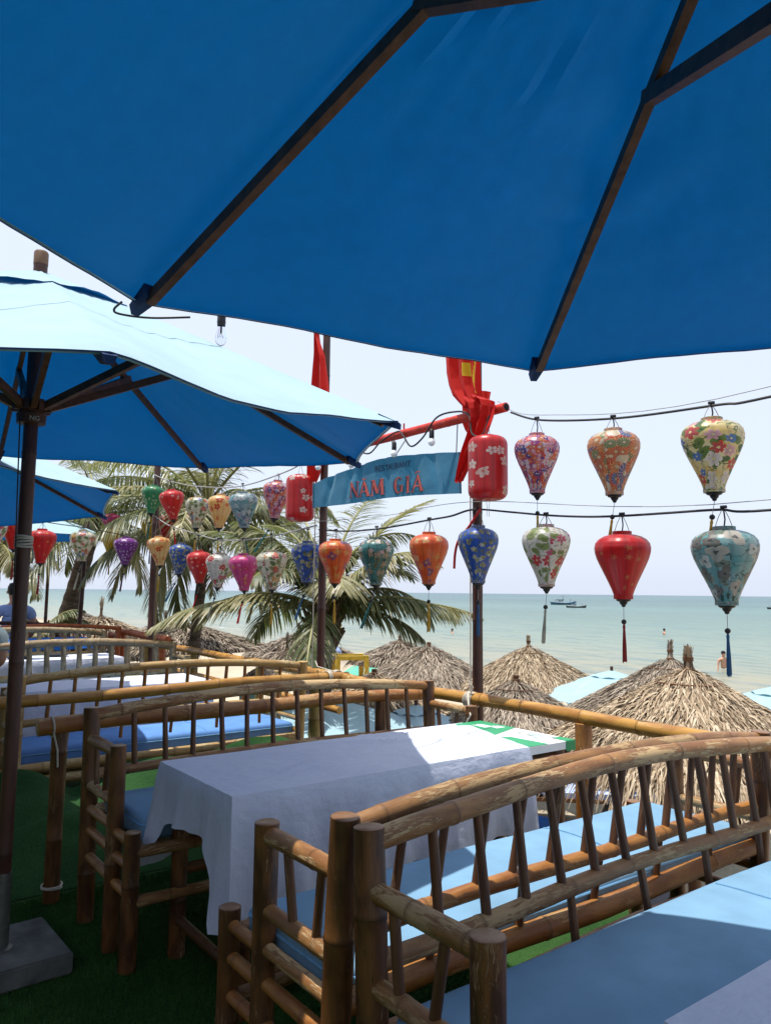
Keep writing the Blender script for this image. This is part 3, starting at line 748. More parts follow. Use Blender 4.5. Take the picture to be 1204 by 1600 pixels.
cushion((2.1, 9.9, .485), 1.98, .50, .10, 'blue seat cushion on the far grey bench', MT['cushionnavy'])
cushion((2.66, 11.6, .485), 1.98, .50, .10, 'blue seat cushion on the terracotta bench', MT['cushionnavy'])
cushion((2.16, 12.65, .485), 1.98, .50, .08, 'dark seat cushion under the person in the pale blue shirt', MT['cushionnavy'])

# ------------------------------------------------------------------ tables and cloths
def table(loc, L, Wd, H, label, cover=False):
    rt = root('table', loc, label, 'table', 'long tables between the benches')
    for x in (.07, L-.07):
        for y in (.05, Wd-.05): stick('leg', (x, y, 0), (x, y, H-.035), .034, MT['post'], rt, .45, 14)
    for y in (.05, Wd-.05):
        stick('frame_rail', (.0, y, H-.075), (L, y, H-.075), .024, MT['post'], rt, .4)
        stick('stretcher', (.07, y, .33 if y > .3 else .12), (L-.07, y, .33 if y > .3 else .12), .022, MT['post'], rt, .4)
    for x in (.035, L-.035):
        stick('frame_rail', (x, 0, H-.11), (x, Wd, H-.11), .022, MT['post'], rt, .4)
        stick('stretcher', (x+(.035 if x < 1 else -.035), .05, .14), (x+(.035 if x < 1 else -.035), Wd-.05, .14), .02, MT['post'], rt, .4)
    m = MB(); m.box((L/2, Wd/2, H-.018), (L, Wd, .036)); m.obj('tabletop', MT['vinylw'], rt, smooth=False)
    return rt
def drape(loc, L, Wd, H, drops, label, endslant=(0, 0), seed=0, corner=1., cut=None, group='white cloths on the tables'):
    """cloth: flat top with a few raised creases, skirt with folds; drops = (near, left, far, right)"""
    m = MB(); r_ = random.Random(seed); nx, ny = 120, 36
    dn, dl, df, dr = drops
    def top(a, b):
        x = a*L; y = b*Wd; lim = L+endslant[0]*(1-b)+endslant[1]*b
        x = a*lim
        z = H+.003+.0022*noise.noise(Vector((x*4, y*16, seed)))+.003*noise.noise(Vector((x*2, y*2.5, seed+4)))
        if cut:                                   # ridges where the cloth was pushed back
            for (x0, y0, x1, y1, h, w) in cut:
                t = max(0, min(1, ((x-x0)*(x1-x0)+(y-y0)*(y1-y0))/((x1-x0)**2+(y1-y0)**2)))
                d = math.hypot(x-x0-(x1-x0)*t, y-y0-(y1-y0)*t); z += h*math.sin(PI*min(1, .12+.88*t*1.0))*math.exp(-(d/w)**2)
        return (x, y, z)
    ids = m.grid(top, nx, ny)
    # perimeter walk: near edge, left end, far edge, right end
    loop = [ids[0][i] for i in range(nx, -1, -1)] + [ids[j][0] for j in range(1, ny+1)] + [ids[ny][i] for i in range(1, nx+1)] + ([ids[j][nx] for j in range(ny-1, 0, -1)])
    N = len(loop); nd = 16; seg = []
    for q, k in enumerate(loop):
        x, y, z = m.v[k]
        if q <= nx: side = 0; t = 1-q/nx
        elif q <= nx+ny: side = 1; t = (q-nx)/ny
        elif q <= 2*nx+ny: side = 2; t = (q-nx-ny)/nx
        else: side = 3; t = (q-2*nx-ny)/ny
        seg.append((side, t, Vector((x, y, z))))
    def cornerness(p):
        return math.exp(-((min(abs(p.x), 9))/.16)**2) if True else 0
    rows = [loop]
    info = []
    for (side, t, p) in seg:
        nrm = Vector(((0, -1), (-1, 0), (0, 1), (1, 0))[side]).to_3d()
        nL, nN, nF = math.exp(-(p.x/.10)**2), math.exp(-(p.y/.10)**2), math.exp(-((Wd-p.y)/.10)**2)
        nR = math.exp(-((L-p.x)/.12)**2)
        d = (dn, dl, df, dr)[side]
        cn = (nL*nN, nL*nF)
        if side in (0, 1): nrm = (nrm + Vector((-1, -1, 0))*cn[0]*.9).normalized()
        if side in (1, 2): nrm = (nrm + Vector((-1, 1, 0))*cn[1]*.9).normalized()
        if side in (0, 1): d = d+(math.hypot(dn, dl)*corner-d)*cn[0]
        if side in (1, 2): d = d+(math.hypot(df, dl)*corner-d)*cn[1]
        info.append((nrm, max(d, .012), cn[0]+cn[1]))
    for r in range(1, nd+1):
        s = r/nd; row = []
        for q in range(N):
            side, t, p = seg[q]; nrm, d, cn = info[q]
            along = p.x if side in (0, 2) else p.y*1.3+side
            fold = (.020*math.sin(along*17+seed+1.5*math.sin(along*3))+.011*math.sin(along*41+seed)+.018*noise.noise(Vector((along*6, s*1.2, seed))))*min(1, d/.3)
            out = .004+.010*min(1, s*6)+(fold+.02)*s*(.6+.4*s)+cn*.035*s*s
            z = p.z-.004-d*s+.006*math.sin(along*11)*s
            row.append(m.vert((p.x+nrm.x*out, p.y+nrm.y*out, max(z, .02))))
        rows.append(row)
    for r in range(nd):
        for q in range(N):
            q2 = (q+1) % N
            m.face((rows[r][q], rows[r+1][q], rows[r+1][q2], rows[r][q2]))
    o = m.obj('tablecloth', MT['cloth'], None, loc); return tag(o, label, 'tablecloth', group)

t1 = table((1.20, 2.43, 0), 1.80, .65, .75, 'long bamboo legged table with a green and white printed top showing at its right end')
# printed vinyl cover showing at the far end of the first table: flat green panels
def panel(P, z0, z1, mat, nm):
    m = MB(); n = len(P); lo_ = [m.vert((x-.03, y, z0)) for x, y in P]; hi_ = [m.vert((x-.03, y, z1)) for x, y in P]
    m.face(hi_ if sum((P[i][0]*P[(i+1) % n][1]-P[(i+1) % n][0]*P[i][1]) for i in range(n)) > 0 else hi_[::-1])
    for i in range(n): m.face((lo_[i], lo_[(i+1) % n], hi_[(i+1) % n], hi_[i]))
    m.obj(nm, mat, t1, smooth=False)
panel([(1.724, .645), (1.826, .645), (1.826, .388), (1.50, .27), (1.50, .645)], .748, .7525, MT['vinylg'], 'printed_panel')
panel([(1.55, .262), (1.62, .22), (1.638, .002), (1.45, .002), (1.45, .262)], .748, .7525, MT['vinylg'], 'printed_panel')
panel([(1.77, .09), (1.826, .09), (1.826, .002), (1.766, .002)], .748, .7525, MT['vinylg'], 'printed_panel')
m = MB(); m.box((1.765, -.003, .728), (.062, .004, .046)); m.box((1.799, .045, .728), (.004, .095, .046)); m.obj('printed_edge', MT['vinylg'], t1, smooth=False)
for (x0, y0, w, h) in ((1.66, .47, .05, .10), (1.70, .42, .035, .07)):
    for q in range(4): panel([(x0+q*.016+.03, y0), (x0+q*.016+.04, y0), (x0+q*.016+.04, y0+h), (x0+q*.016+.03, y0+h-.02*(q % 2))], .7525, .7535, MT['vinylw'], 'printed_mark')
m = MB()
for (x0, y0, w, h) in ((1.70, .20, .014, .05), (1.70, .27, .014, .03), (1.725, .18, .01, .10), (1.745, .22, .008, .08), (1.68, .14, .012, .05), (1.74, .10, .01, .05)):
    m.box((x0, y0, .7555), (w, h, .003))
m.obj('small_print', MT['vinylt'], t1, smooth=False)
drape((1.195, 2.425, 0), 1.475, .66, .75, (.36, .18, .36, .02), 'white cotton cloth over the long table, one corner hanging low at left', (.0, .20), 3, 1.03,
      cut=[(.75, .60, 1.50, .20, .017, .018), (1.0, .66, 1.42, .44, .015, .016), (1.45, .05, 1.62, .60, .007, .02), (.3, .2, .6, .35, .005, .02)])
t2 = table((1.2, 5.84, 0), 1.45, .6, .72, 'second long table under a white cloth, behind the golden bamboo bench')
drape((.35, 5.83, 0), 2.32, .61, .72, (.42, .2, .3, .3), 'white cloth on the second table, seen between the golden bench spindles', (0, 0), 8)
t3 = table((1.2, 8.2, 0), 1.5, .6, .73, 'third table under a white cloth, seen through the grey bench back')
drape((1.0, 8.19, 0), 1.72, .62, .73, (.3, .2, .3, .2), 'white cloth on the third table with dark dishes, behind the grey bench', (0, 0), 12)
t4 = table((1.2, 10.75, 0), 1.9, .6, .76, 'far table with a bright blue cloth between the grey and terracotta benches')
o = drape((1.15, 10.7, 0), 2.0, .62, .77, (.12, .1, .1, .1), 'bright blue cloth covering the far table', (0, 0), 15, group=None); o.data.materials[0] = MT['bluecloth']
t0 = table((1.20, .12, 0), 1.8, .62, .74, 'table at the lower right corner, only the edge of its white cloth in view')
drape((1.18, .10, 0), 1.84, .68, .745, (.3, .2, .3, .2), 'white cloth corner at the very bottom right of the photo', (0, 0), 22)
m = MB(); m.lathe([(.0, 0), (.09, 0), (.12, .012), (.125, .016), (.0, .01)], 20)
tag(m.obj('plate', MT['dark'], None, (1.75, 8.5, .738)), 'dark round plate on the third white table', 'plate', 'plates on the third table')
m2 = COL.objects[-1].copy(); COL.objects.link(m2); m2.location = (2.15, 8.62, .738); m2['label'] = 'dark round plate at the far edge of the third white table'

# ------------------------------------------------------------------ railings
def railing(label, a, b, r, mat, posts, post_r, pmat, name='railing', zb=0., spacing=.42):
    a, b = Vector(a), Vector(b); rt = root(name, (a.x, a.y, 0), label, 'railing')
    o_ = Vector((a.x, a.y, 0)); L = (b-a).length
    sag = lambda t: (a-o_).lerp(b-o_, t)+Vector((0, 0, .012*math.sin(PI*t)+.006*math.sin(t*11)))
    bamboo(sag, r, L, spacing, 16, 14, .08).obj('rail', mat, rt)
    for p in posts:
        q = Vector(p)-o_; t = ((Vector(p)-a).dot(b-a))/L**2; zt = sag(t).z-r*.8
        stick('post', (q.x, q.y, zb), (q.x, q.y, zt), post_r, pmat, rt, .38, 14)
    return rt
r1_ = railing('brown bamboo railing behind the bench on the far side of the long table', (.90, 3.87, .80), (3.30, 3.84, .80), .040, MT['orange'], [(1.0, 3.87, 0), (2.89, 3.85, 0)], .036, MT['post'])
r2_ = railing('long golden yellow bamboo rail crossing from the left edge behind the nearer bench', (.30, 4.84, .775), (3.33, 4.86, .815), .036, MT['gold'], [(.86, 4.84, 0), (3.04, 4.86, -.3)], .045, MT['goldpost'])
r3_ = railing('thick golden brown bamboo sea-side railing running behind the long table', (3.28, 4.0, .80), (3.28, -.6, .80), .038, MT['gold'], [(3.28, 2.6, 0), (3.28, .3, 0), (3.28, -.5, 0)], .045, MT['orange'], zb=-.3, spacing=.36)
r4_ = railing('yellow bamboo sea-side railing beyond the gap, ending in a rope tied joint', (3.29, 4.55, .79), (3.29, 9.3, .80), .038, MT['gold'], [(3.29, 6.2, 0), (3.29, 7.7, 0), (3.29, 9.1, 0)], .04, MT['goldpost'], zb=-.3)
r5_ = railing('terracotta painted railing past the second sea-side pole', (3.75, 9.6, .80), (3.75, 11.6, .82), .05, MT['terra'], [(3.75, 9.8, 0), (3.75, 11.4, 0)], .05, MT['terra'], zb=-1.6)
r6_ = railing('low golden bamboo rail under the yellow sea-side railing', (3.29, 4.9, .55), (3.29, 9.2, .55), .03, MT['gold'], [], .04, MT['goldpost'], zb=-.3)
def lashing(c, axis, R, n, label, tail=None, R2=None):
    m = MB(); c = Vector(c); ax = Vector(axis).normalized(); x = ax.orthogonal().normalized(); y = ax.cross(x); r_ = random.Random(n*7)
    for k in range(n):
        off = (k-(n-1)/2)*.011; tl = r_.uniform(-.25, .25); rr = R+.004*r_.random()
        m.tube([c+ax*(off+tl*R*math.cos(a)*.6)+x*math.cos(a)*rr+y*math.sin(a)*rr for a in np.linspace(0, 2*PI, 19)[:-1]], .0045, 6, closed=True)
    if tail:
        for tt in tail: m.tube([Vector(p) for p in tt], .0045, 6)
    return tag(m.obj('rope_lashing', MT['rope']), label, 'rope', 'rope lashings on the bamboo')
lashing((3.28, 3.44, .80), (0, 1, 0), .046, 6, 'white rope lashing wound round the railing beside the second flag pole', [[(3.23, 3.42, .84), (3.1, 3.28, .81), (3.04, 3.20, .76), (3.05, 3.25, .70), (3.10, 3.30, .72), (3.2, 3.36, .76)], [(3.04, 3.22, .74), (3.035, 3.24, .68), (3.03, 3.25, .60)], [(3.245, 3.42, .83), (3.25, 3.40, .88), (3.24, 3.43, .92)]])
lashing((3.29, 4.95, .80), (0, 1, 0), .045, 4, 'white rope lashing on the yellow railing by the first flag pole', [[(3.26, 4.95, .84), (3.24, 5.15, .86), (3.25, 5.2, .9)]])
lashing((3.15, 4.86, .812), (1, 0, 0), .042, 3, 'white rope lashing at the end of the long yellow rail')
lashing((1.0, 3.87, .07), (0, 0, 1), .041, 2, 'thin rope ring low on the bamboo post at left')
lashing((.96, 3.865, .80), (1, 0, 0), .046, 1, 'thin rope round the left end of the brown railing', [[(.96, 3.825, .78), (.98, 3.82, .70), (.985, 3.82, .62)]])
lashing((.5, 4.84, .78), (1, 0, 0), .040, 2, 'thin rope round the left part of the yellow rail')

# ------------------------------------------------------------------ poles, beam, flags, banner
def vpole(x, y, z0, z1, r, label, mat=MT['pole'], cord=None, lean=(0, 0)):
    rt = root('wooden_pole', (x, y, z0), label, 'pole', 'poles along the sea-side railing')
    bamboo(straight((0, 0, 0), (lean[0], lean[1], z1-z0)), r, z1-z0, .6, 14, 8, .1).obj('shaft', mat, rt)
    if cord:
        m = MB(); m.tube([(cord[0], cord[1], .6), (cord[0]+.004, cord[1]+.006, (z1-z0)*.5), (cord[0], cord[1], z1-z0-.3)], .005, 6); m.obj('cord', MT['rope'], rt)
    return rt
vpole(3.33, 3.44, -1.6, 3.35, .034, 'dark brown pole behind the red cylinder lantern at right, holding the banner', cord=(-.06, .0))
vpole(3.33, 5.25, -1.6, 3.75, .034, 'dark brown pole between the two left red lanterns and the banner', cord=(-.06, .03))
vpole(3.33, 9.09, -1.6, 3.4, .042, 'brown pole behind the purple and green lanterns')
vpole(3.42, 9.25, -1.6, 2.2, .035, 'tan bamboo stake standing against the brown pole at left', MT['goldpost'])
vpole(3.30, 12.23, -1.6, 2.5, .035, 'thin brown pole left of the cream flowered lantern', lean=(.1, .0))
vpole(3.30, 14.1, -1.6, 2.3, .03, 'thin dark pole under the far umbrella')
vpole(2.9, 14.2, 0, 2.3, .035, 'thin brown pole beside the palm trunk at far left', MT['post'])
bm_ = root('red_beam', (3.24, 3.10, 2.56), 'red painted bamboo crossbeam above the blue banner', 'beam')
bamboo(straight((0, 0, 0), (0.02, 2.35, .0)), .030, 2.35, .45, 14, 8).obj('culm', MT['red'], bm_)
m = MB(); m.tube([(0, -.002, 0), (0, .012, 0)], .022, 14); m.obj('open_end', MT['dark'], bm_)  # solid black disc standing in for the shade inside the hollow culm
m = MB()
for y, h in ((.98, .05), (1.6, .04)): m.tube([(0, y, .02), (0, y, .02+h)], .006, 8)
m.obj('peg', MT['red'], bm_)

BT = [(5.244, 2.326), (5.025, 2.364), (4.799, 2.388), (4.586, 2.411), (4.346, 2.422), (4.121, 2.41), (3.91, 2.39), (3.68, 2.366), (3.496, 2.34)]
BB = [(5.237, 2.129), (5.017, 2.126), (4.792, 2.122), (4.58, 2.123), (4.341, 2.125), (4.117, 2.118), (3.908, 2.107), (3.679, 2.09), (3.484, 2.075)]
def itp(tab, s):
    f = s*(len(tab)-1); i = min(int(f), len(tab)-2); f -= i
    p0, p1, p2, p3 = tab[max(i-1, 0)], tab[i], tab[i+1], tab[min(i+2, len(tab)-1)]
    return [.5*((2*p1[k])+(-p0[k]+p2[k])*f+(2*p0[k]-5*p1[k]+4*p2[k]-p3[k])*f*f+(-p0[k]+3*p1[k]-3*p2[k]+p3[k])*f**3) for k in range(2)]
def ban(s, t, off=0.):
    a, b = itp(BT, s), itp(BB, s)
    u = 3.225+.035*math.sin(PI*s)
    for (sc, w, d) in ((.12, .018, .03), (.26, .02, .02), (.34, .018, .022), (.53, .016, .02), (.72, .03, .02), (.84, .02, .02)):
        u += .7*d*math.exp(-((s-sc-(t-.5)*.05*(1 if sc < .5 else -1))/w)**2)*(.35+.65*t)
    u += .006*noise.noise(Vector((s*9, t*2, 1)))
    return Vector((u-off, b[0]+(a[0]-b[0])*t, b[1]+(a[1]-b[1])*t))
bn = root('banner', (3.27, 4.37, 2.1), 'blue cloth banner lettered RESTAURANT NĂM GIÃ under the red beam', 'banner')
inv = Vector((-3.27, -4.37, -2.1))
m = MB(); m.grid(lambda a, b: ban(a, b)+inv, 140, 14); m.obj('cloth', MT['bannermat'], bn)
m = MB(); m.tube([ban(0, t)+inv for t in np.linspace(0, 1, 6)], .008, 8); m.tube([ban(1, t)+inv for t in np.linspace(0, 1, 6)], .008, 8)
m.obj('end_hem', MT['bannermat'], bn)
m = MB()
for s_ in (.27, .57, .97): m.tube([ban(s_, 1)+inv, (3.24-3.27, ban(s_, 1).y-4.37, 2.55-2.1)], .004, 6)
m.tube([ban(.575, .98)+inv, Vector((3.22, 4.04, 2.5))+inv], .004, 6)
m.obj('tie_cord', MT['wirel'], bn)
def to_ban(y, z, off):
    # point of the cloth at deck coordinate y (decreasing left to right) and height z
    s = (5.24-y)/(5.24-3.49); s = max(0, min(1, s)); a, b = itp(BT, s), itp(BB, s); t = (z-b[1])/(a[1]-b[1])
    return ban(s, max(0, min(1, t)), off)+inv
SW = {  # letter strokes: polygons in a unit box, serifed, heavy right-hand strokes
 'N': [[(.0, 0), (.22, 0), (.22, .05), (.14, .07), (.14, .86), (.03, .93), (.0, .93), (.0, .98), (.2, .98), (.78, .28), (.78, 0), (.9, 0), (.9, .98)], ],
}
def quad(x0, y0, x1, y1, w0, w1): return [(x0-w0/2, y0), (x0+w0/2, y0), (x1+w1/2, y1), (x1-w1/2, y1)]
def serif(x, y, w): return [(x-w/2, y), (x+w/2, y), (x+w/2, y+.055), (x-w/2, y+.055)]
def letter(ch):
    q = []
    if ch == 'N': q = [quad(.12, 0, .12, 1, .08, .08), quad(.86, .0, .10, 1, .26, .26), quad(.88, 0, .88, 1, .08, .08), serif(.12, 0, .26), serif(.08, .945, .22), serif(.88, .945, .26)]
    if ch in 'ĂÃ':
        q = [quad(.10, 0, .50, 1, .09, .12), quad(.88, 0, .50, 1, .27, .16), [(.26, .3), (.72, .3), (.70, .38), (.29, .38)], serif(.1, 0, .26), serif(.88, 0, .34)]
        if ch == 'Ă': q += [[(.28, 1.22), (.36, 1.22), (.42, 1.13), (.38, 1.07)], [(.38, 1.07), (.42, 1.13), (.58, 1.13), (.62, 1.07)], [(.62, 1.07), (.58, 1.13), (.64, 1.22), (.72, 1.22)]]
        else: q += [[(.24, 1.08), (.32, 1.08), (.40, 1.17), (.36, 1.22)], [(.36, 1.22), (.40, 1.17), (.60, 1.10), (.64, 1.17)], [(.64, 1.17), (.60, 1.10), (.70, 1.14), (.78, 1.22)]]
    if ch == 'M': q = [quad(.10, 0, .17, 1, .07, .07), quad(.48, .12, .19, 1, .20, .22), quad(.48, .12, .80, 1, .08, .08), quad(.86, 0, .80, 1, .22, .22), serif(.10, 0, .22), serif(.88, 0, .3), serif(.14, .945, .2), serif(.84, .945, .22)]
    if ch == 'I': q = [quad(.5, 0, .5, 1, .5, .5), serif(.5, 0, .9), serif(.5, .945, .9)]
    if ch == 'G':
        pts = []
        for k in range(15):
            a = math.radians(48+k*(300-0)/14)
            th = .085+.17*max(0, -math.cos(a))
            pts.append((.52+.44*math.cos(a), .5+.5*math.sin(a), .52+(.44-th)*math.cos(a), .5+(.5-.06-th*.2)*math.sin(a)))
        for k in range(14):
            p, r = pts[k], pts[k+1]
            if math.degrees(0) or 48+k*300/14 < 345: q.append([(p[0], p[1]), (r[0], r[1]), (r[2], r[3]), (p[2], p[3])])
        q += [quad(.84, .08, .84, .45, .2, .2), serif(.80, .42, .42), quad(.80, .72, .82, .92, .05, .07)]
    return q
def letters(off, col, dy, nm, dz=0.):
    m = MB()
    for ch, x0, x1, yb, yt in (('N', 550.4, 563.7, 778.3, 754.3), ('Ă', 565, 582, 777, 751), ('M', 583.6, 603.6, 775.5, 748), ('G', 617.4, 632.8, 771.6, 745), ('I', 636.8, 643.0, 770, 745.5), ('Ã', 645.4, 663.4, 768, 743.5)):
        yv = lambda px: 4.732+(px-552)/(665-552)*(3.874-4.732)
        m = MB(); y0, y1 = yv(x0), yv(x1)
        zb = 2.163-(x0-550)/(663-550)*.035; H_ = .118 if ch != 'N' else .122
        for i_, poly in enumerate(letter(ch)):
            if len(poly) < 4: continue
            # subdivide upward so the strokes follow the cloth
            ids = []
            n = 4
            a, b, c, d = poly
            g = [[None]*2 for _ in range(n+1)]
            for k in range(n+1):
                f = k/n; lft = (a[0]+(d[0]-a[0])*f, a[1]+(d[1]-a[1])*f); rgt = (b[0]+(c[0]-b[0])*f, b[1]+(c[1]-b[1])*f)
                for j, p in enumerate((lft, rgt)):
                    g[k][j] = m.vert(to_ban(y0+(y1-y0)*p[0]+dy, zb+H_*p[1]+dz, off+i_*.0003))
            for k in range(n): m.face((g[k][0], g[k][1], g[k+1][1], g[k+1][0]))
        m.obj(nm, col, bn, smooth=False)
letters(.006, MT['bnavy'], .016, 'letter_shadow', .0)
letters(.009, MT['bred'], 0, 'letter')
me = text_mesh('RESTAURANT', 1.); xs_ = [v.co.x for v in me.vertices]; ys_ = [v.co.y for v in me.vertices]
x0_, x1_, yh = min(xs_), max(xs_), max(ys_)
for v in me.vertices:
    fx = (v.co.x-x0_)/(x1_-x0_); q = to_ban(4.447-fx*.405, 2.331-fx*.012+v.co.y/yh*.043, .006+(.001 if v.co.z > 0 else 0)); v.co = q
me.materials.clear(); me.materials.append(MT['bnavy']); link('lettering', me, bn)

def flag(rows, u, label, star=None, amp=.03, name='flag', n=40, freq=3.2, grp='red flags on the poles'):
    m = MB(); rows = [tuple(r) for r in rows]; nr = 70
    def f(a, b):
        p = b*(len(rows)-1); i = min(int(p), len(rows)-2); t = p-i; t = t*t*(3-2*t) if False else t
        zl = rows[i][0]*(1-t)+rows[i+1][0]*t; vl = rows[i][1]*(1-t)+rows[i+1][1]*t; vr = rows[i][2]*(1-t)+rows[i+1][2]*t
        du = amp*math.sin(freq*2*PI*a+b*3.)+amp*.5*math.sin(freq*4.3*PI*a+1+b*5)
        return (u+du, vl+(vr-vl)*a, zl+.03*math.sin(PI*a))
    m.grid(f, n, nr, mi=(lambda a, b: 1 if star and star(a, b) else 0))
    o = m.obj(name, [MT['flagr'], MT['flagy']]); tag(o, label, 'flag', grp); return o
flag([(3.62, 5.29, 5.25), (3.56, 5.28, 5.24), (3.38, 5.32, 5.14), (3.08, 5.39, 5.07), (2.84, 5.39, 5.1), (2.62, 5.38, 5.14), (2.40, 5.37, 5.2), (2.33, 5.33, 5.25)], 3.24, 'narrow red flag hanging along the left pole behind the umbrella', None, .02, n=24, freq=2)
def starf(a, b):
    z = 3.15-b*(3.15-2.60)
    v = 3.64+(3.29-3.64)*a
    if 2.90 > z > 2.82 and .53 < a < .68: return True
    if z >= 2.80: return abs(a-.73-(z-2.80)*.75) < .045
    if z > 2.70: return abs(a-.73-(2.80-z)*.9) < .035+.6*(2.80-z)
    return z > 2.62 and abs(a-.80) < .03
flag([(3.15, 3.65, 3.29), (3.07, 3.645, 3.285), (2.98, 3.64, 3.28), (2.89, 3.63, 3.28), (2.80, 3.60, 3.285), (2.72, 3.555, 3.285), (2.66, 3.49, 3.28), (2.60, 3.42, 3.27)], 3.215, 'red flag with a yellow star draped on the right pole above the beam', starf, .022, n=60, freq=2.6)
flag([(2.70, 3.55, 3.28), (2.65, 3.55, 3.28), (2.55, 3.55, 3.28), (2.50, 3.52, 3.30), (2.42, 3.45, 3.33), (2.36, 3.42, 3.36)], 3.29, 'faded red cloth strip wrapped behind the beam on the right pole', None, .012, n=24, freq=1.5)
flag([(2.645, 3.46, 3.26), (2.60, 3.42, 3.16), (2.56, 3.39, 3.15), (2.50, 3.37, 3.16), (2.40, 3.40, 3.21), (2.30, 3.44, 3.31), (2.20, 3.46, 3.38), (2.13, 3.475, 3.43)], 3.19, 'gathered tail of red cloth falling over the beam beside the banner end', None, .022, n=30, freq=2.4)

# ------------------------------------------------------------------ bulbs and cables
def bulb(p, label, clear=False, h=.045):
    rt = root('light_bulb', p, label, 'light bulb', 'bulbs strung from the beam and cables')
    m = MB(); m.lathe([(.0, 0), (.006, 0), (.012, -.01), (.0165, -.016), (.0165, -.045), (.0175, -.05), (.0165, -.055), (.016, -.066), (.0, -.066)], 16); m.obj('socket', MT['blackp'], rt)
    m = MB()
    if clear: pr = [(.0, -.066), (.013, -.066), (.0135, -.075), (.0195, -.098), (.023, -.115), (.021, -.13), (.014, -.141), (.006, -.146), (.0, -.1465)]
    else: pr = [(.0, -.066), (.014, -.066), (.018, -.073), (.0235, -.088), (.0235, -.097), (.018, -.109), (.009, -.115), (.0, -.1165)]
    m.lathe(list(reversed(pr)), 20, capd=False); m.obj('glass', MT['glassb'] if clear else MT['bulbw'], rt)
    if clear:
        m = MB(); m.tube([(0, 0, -.067), (0, 0, -.098)], .003, 8); m.tube([(0, 0, -.098), (.008, 0, -.115), (0, .002, -.11), (-.008, 0, -.115), (0, 0, -.098)], .0007, 5); m.obj('filament', MT['fila'], rt)
    m = MB(); m.tube([(0, 0, 0), (.001, 0, h)], .0025, 6); m.obj('lead', MT['wire'], rt)
    return rt
bulb((3.17, 4.10, 2.50), 'white bulb in a black socket over the word RESTAURANT')
bulb((3.17, 3.70, 2.52), 'white bulb in a black socket nearest the red flag')
bulb((3.17, 5.09, 2.53), 'white bulb beside the left flag pole just under the umbrella rim')
bulb((3.17, 4.62, 2.49), 'white bulb half hidden by the umbrella corner over the banner')
bulb((1.22, 2.70, 2.555), 'clear glass bulb hanging against the sky below the big umbrella rim', True)
def catenary(a, b, sag, n=16):
    a, b = Vector(a), Vector(b); return [a.lerp(b, i/n)+Vector((0, 0, -sag*4*(i/n)*(1-i/n))) for i in range(n+1)]
def cable(pts, r, label, mat=MT['wire'], cat='cable', name='cable', grp=None):
    m = MB(); m.tube(pts, r, 6); return tag(m.obj(name, mat), label, cat, grp)
def smooth_path(P, n=8):
    P = [Vector(p) for p in P]; out = []
    for i in range(len(P)-1):
        p0, p1, p2, p3 = P[max(i-1, 0)], P[i], P[i+1], P[min(i+2, len(P)-1)]
        for k in range(n):
            f = k/n; out.append(.5*((2*p1)+(-p0+p2)*f+(2*p0-5*p1+4*p2-p3)*f*f+(-p0+3*p1-3*p2+p3)*f**3))
    return out+[P[-1]]
U = 3.27
up_r = smooth_path([(U, -1.2, 2.62), (U, .4, 2.36), (U, 1.56, 2.315), (U, 1.8, 2.325), (U, 2.34, 2.36), (U, 2.85, 2.44), (U, 3.09, 2.53)])
lo = smooth_path([(U, -1.2, 2.0), (U, .5, 1.84), (U, 1.58, 1.82), (U, 1.81, 1.84), (U, 2.07, 1.845), (U, 2.32, 1.85), (U, 2.55, 1.862), (U, 2.82, 1.89), (U, 3.1, 1.93), (U, 3.41, 1.97), (U, 3.62, 1.945), (U, 3.83, 1.935), (U, 4.35, 1.91), (U, 4.8, 1.915), (U, 5.22, 1.95)])
cable(up_r, .0065, 'upper black cable carrying the three large lanterns at right')
cable(lo, .0065, 'lower black cable carrying the lanterns from the right edge to the left flag pole')
cable(smooth_path([(U, -1.2, 2.66), (U, 1.56, 2.36), (U, 2.85, 2.47), (U, 3.2, 2.62)]), .0022, 'thin wire above the upper cable at right', MT['wirel'], 'wire', 'wire')
cable(smooth_path([(U, -1.2, 2.1), (U, 1.58, 1.865), (U, 3.41, 2.02), (U, 4.3, 2.0), (U, 5.22, 2.02)]), .0022, 'thin wire above the lower cable at right', MT['wirel'], 'wire', 'wire')
loL = smooth_path([(U, 5.25, 1.99), (U, 5.8, 1.95), (U, 6.34, 1.93), (U, 7.1, 1.96), (U, 7.85, 2.08), (U, 8.5, 2.2), (U, 9.05, 2.37)])
upL = smooth_path([(U, 5.25, 2.62), (U, 5.55, 2.53), (U, 5.88, 2.49), (U, 6.5, 2.46), (U, 7.06, 2.49), (U, 7.9, 2.6), (U, 8.6, 2.74), (U, 9.05, 2.86)])
cable(loL, .006, 'lower cable carrying the lanterns between the left flag pole and the brown pole', MT['wirel'])
cable(upL, .006, 'upper cable carrying the lanterns between the left flag pole and the brown pole', MT['wirel'])
BK = smooth_path([(U, 9.05, 2.12), (3.02, 8.9, 2.06), (2.72, 8.75, 2.09), (2.4, 8.72, 2.13), (1.83, 8.2, 2.13), (1.0, 7.6, 2.2), (-.5, 6.6, 2.4)])
cable(BK, .005, 'thin dark cable with lanterns running left from the brown pole')
cable(smooth_path([(3.2, 3.2, 2.52), (3.16, 3.22, 2.40), (3.15, 3.30, 2.42), (3.18, 3.36, 2.55), (3.2, 3.5, 2.60), (3.17, 3.65, 2.585), (3.16, 3.78, 2.47), (3.16, 3.9, 2.43), (3.17, 4.0, 2.52), (3.2, 4.1, 2.57), (3.17, 4.25, 2.52), (3.16, 4.38, 2.45), (3.17, 4.55, 2.50), (3.19, 4.7, 2.56), (3.17, 4.95, 2.46), (3.17, 5.1, 2.56)]), .006, 'black light cable looping round the red beam')
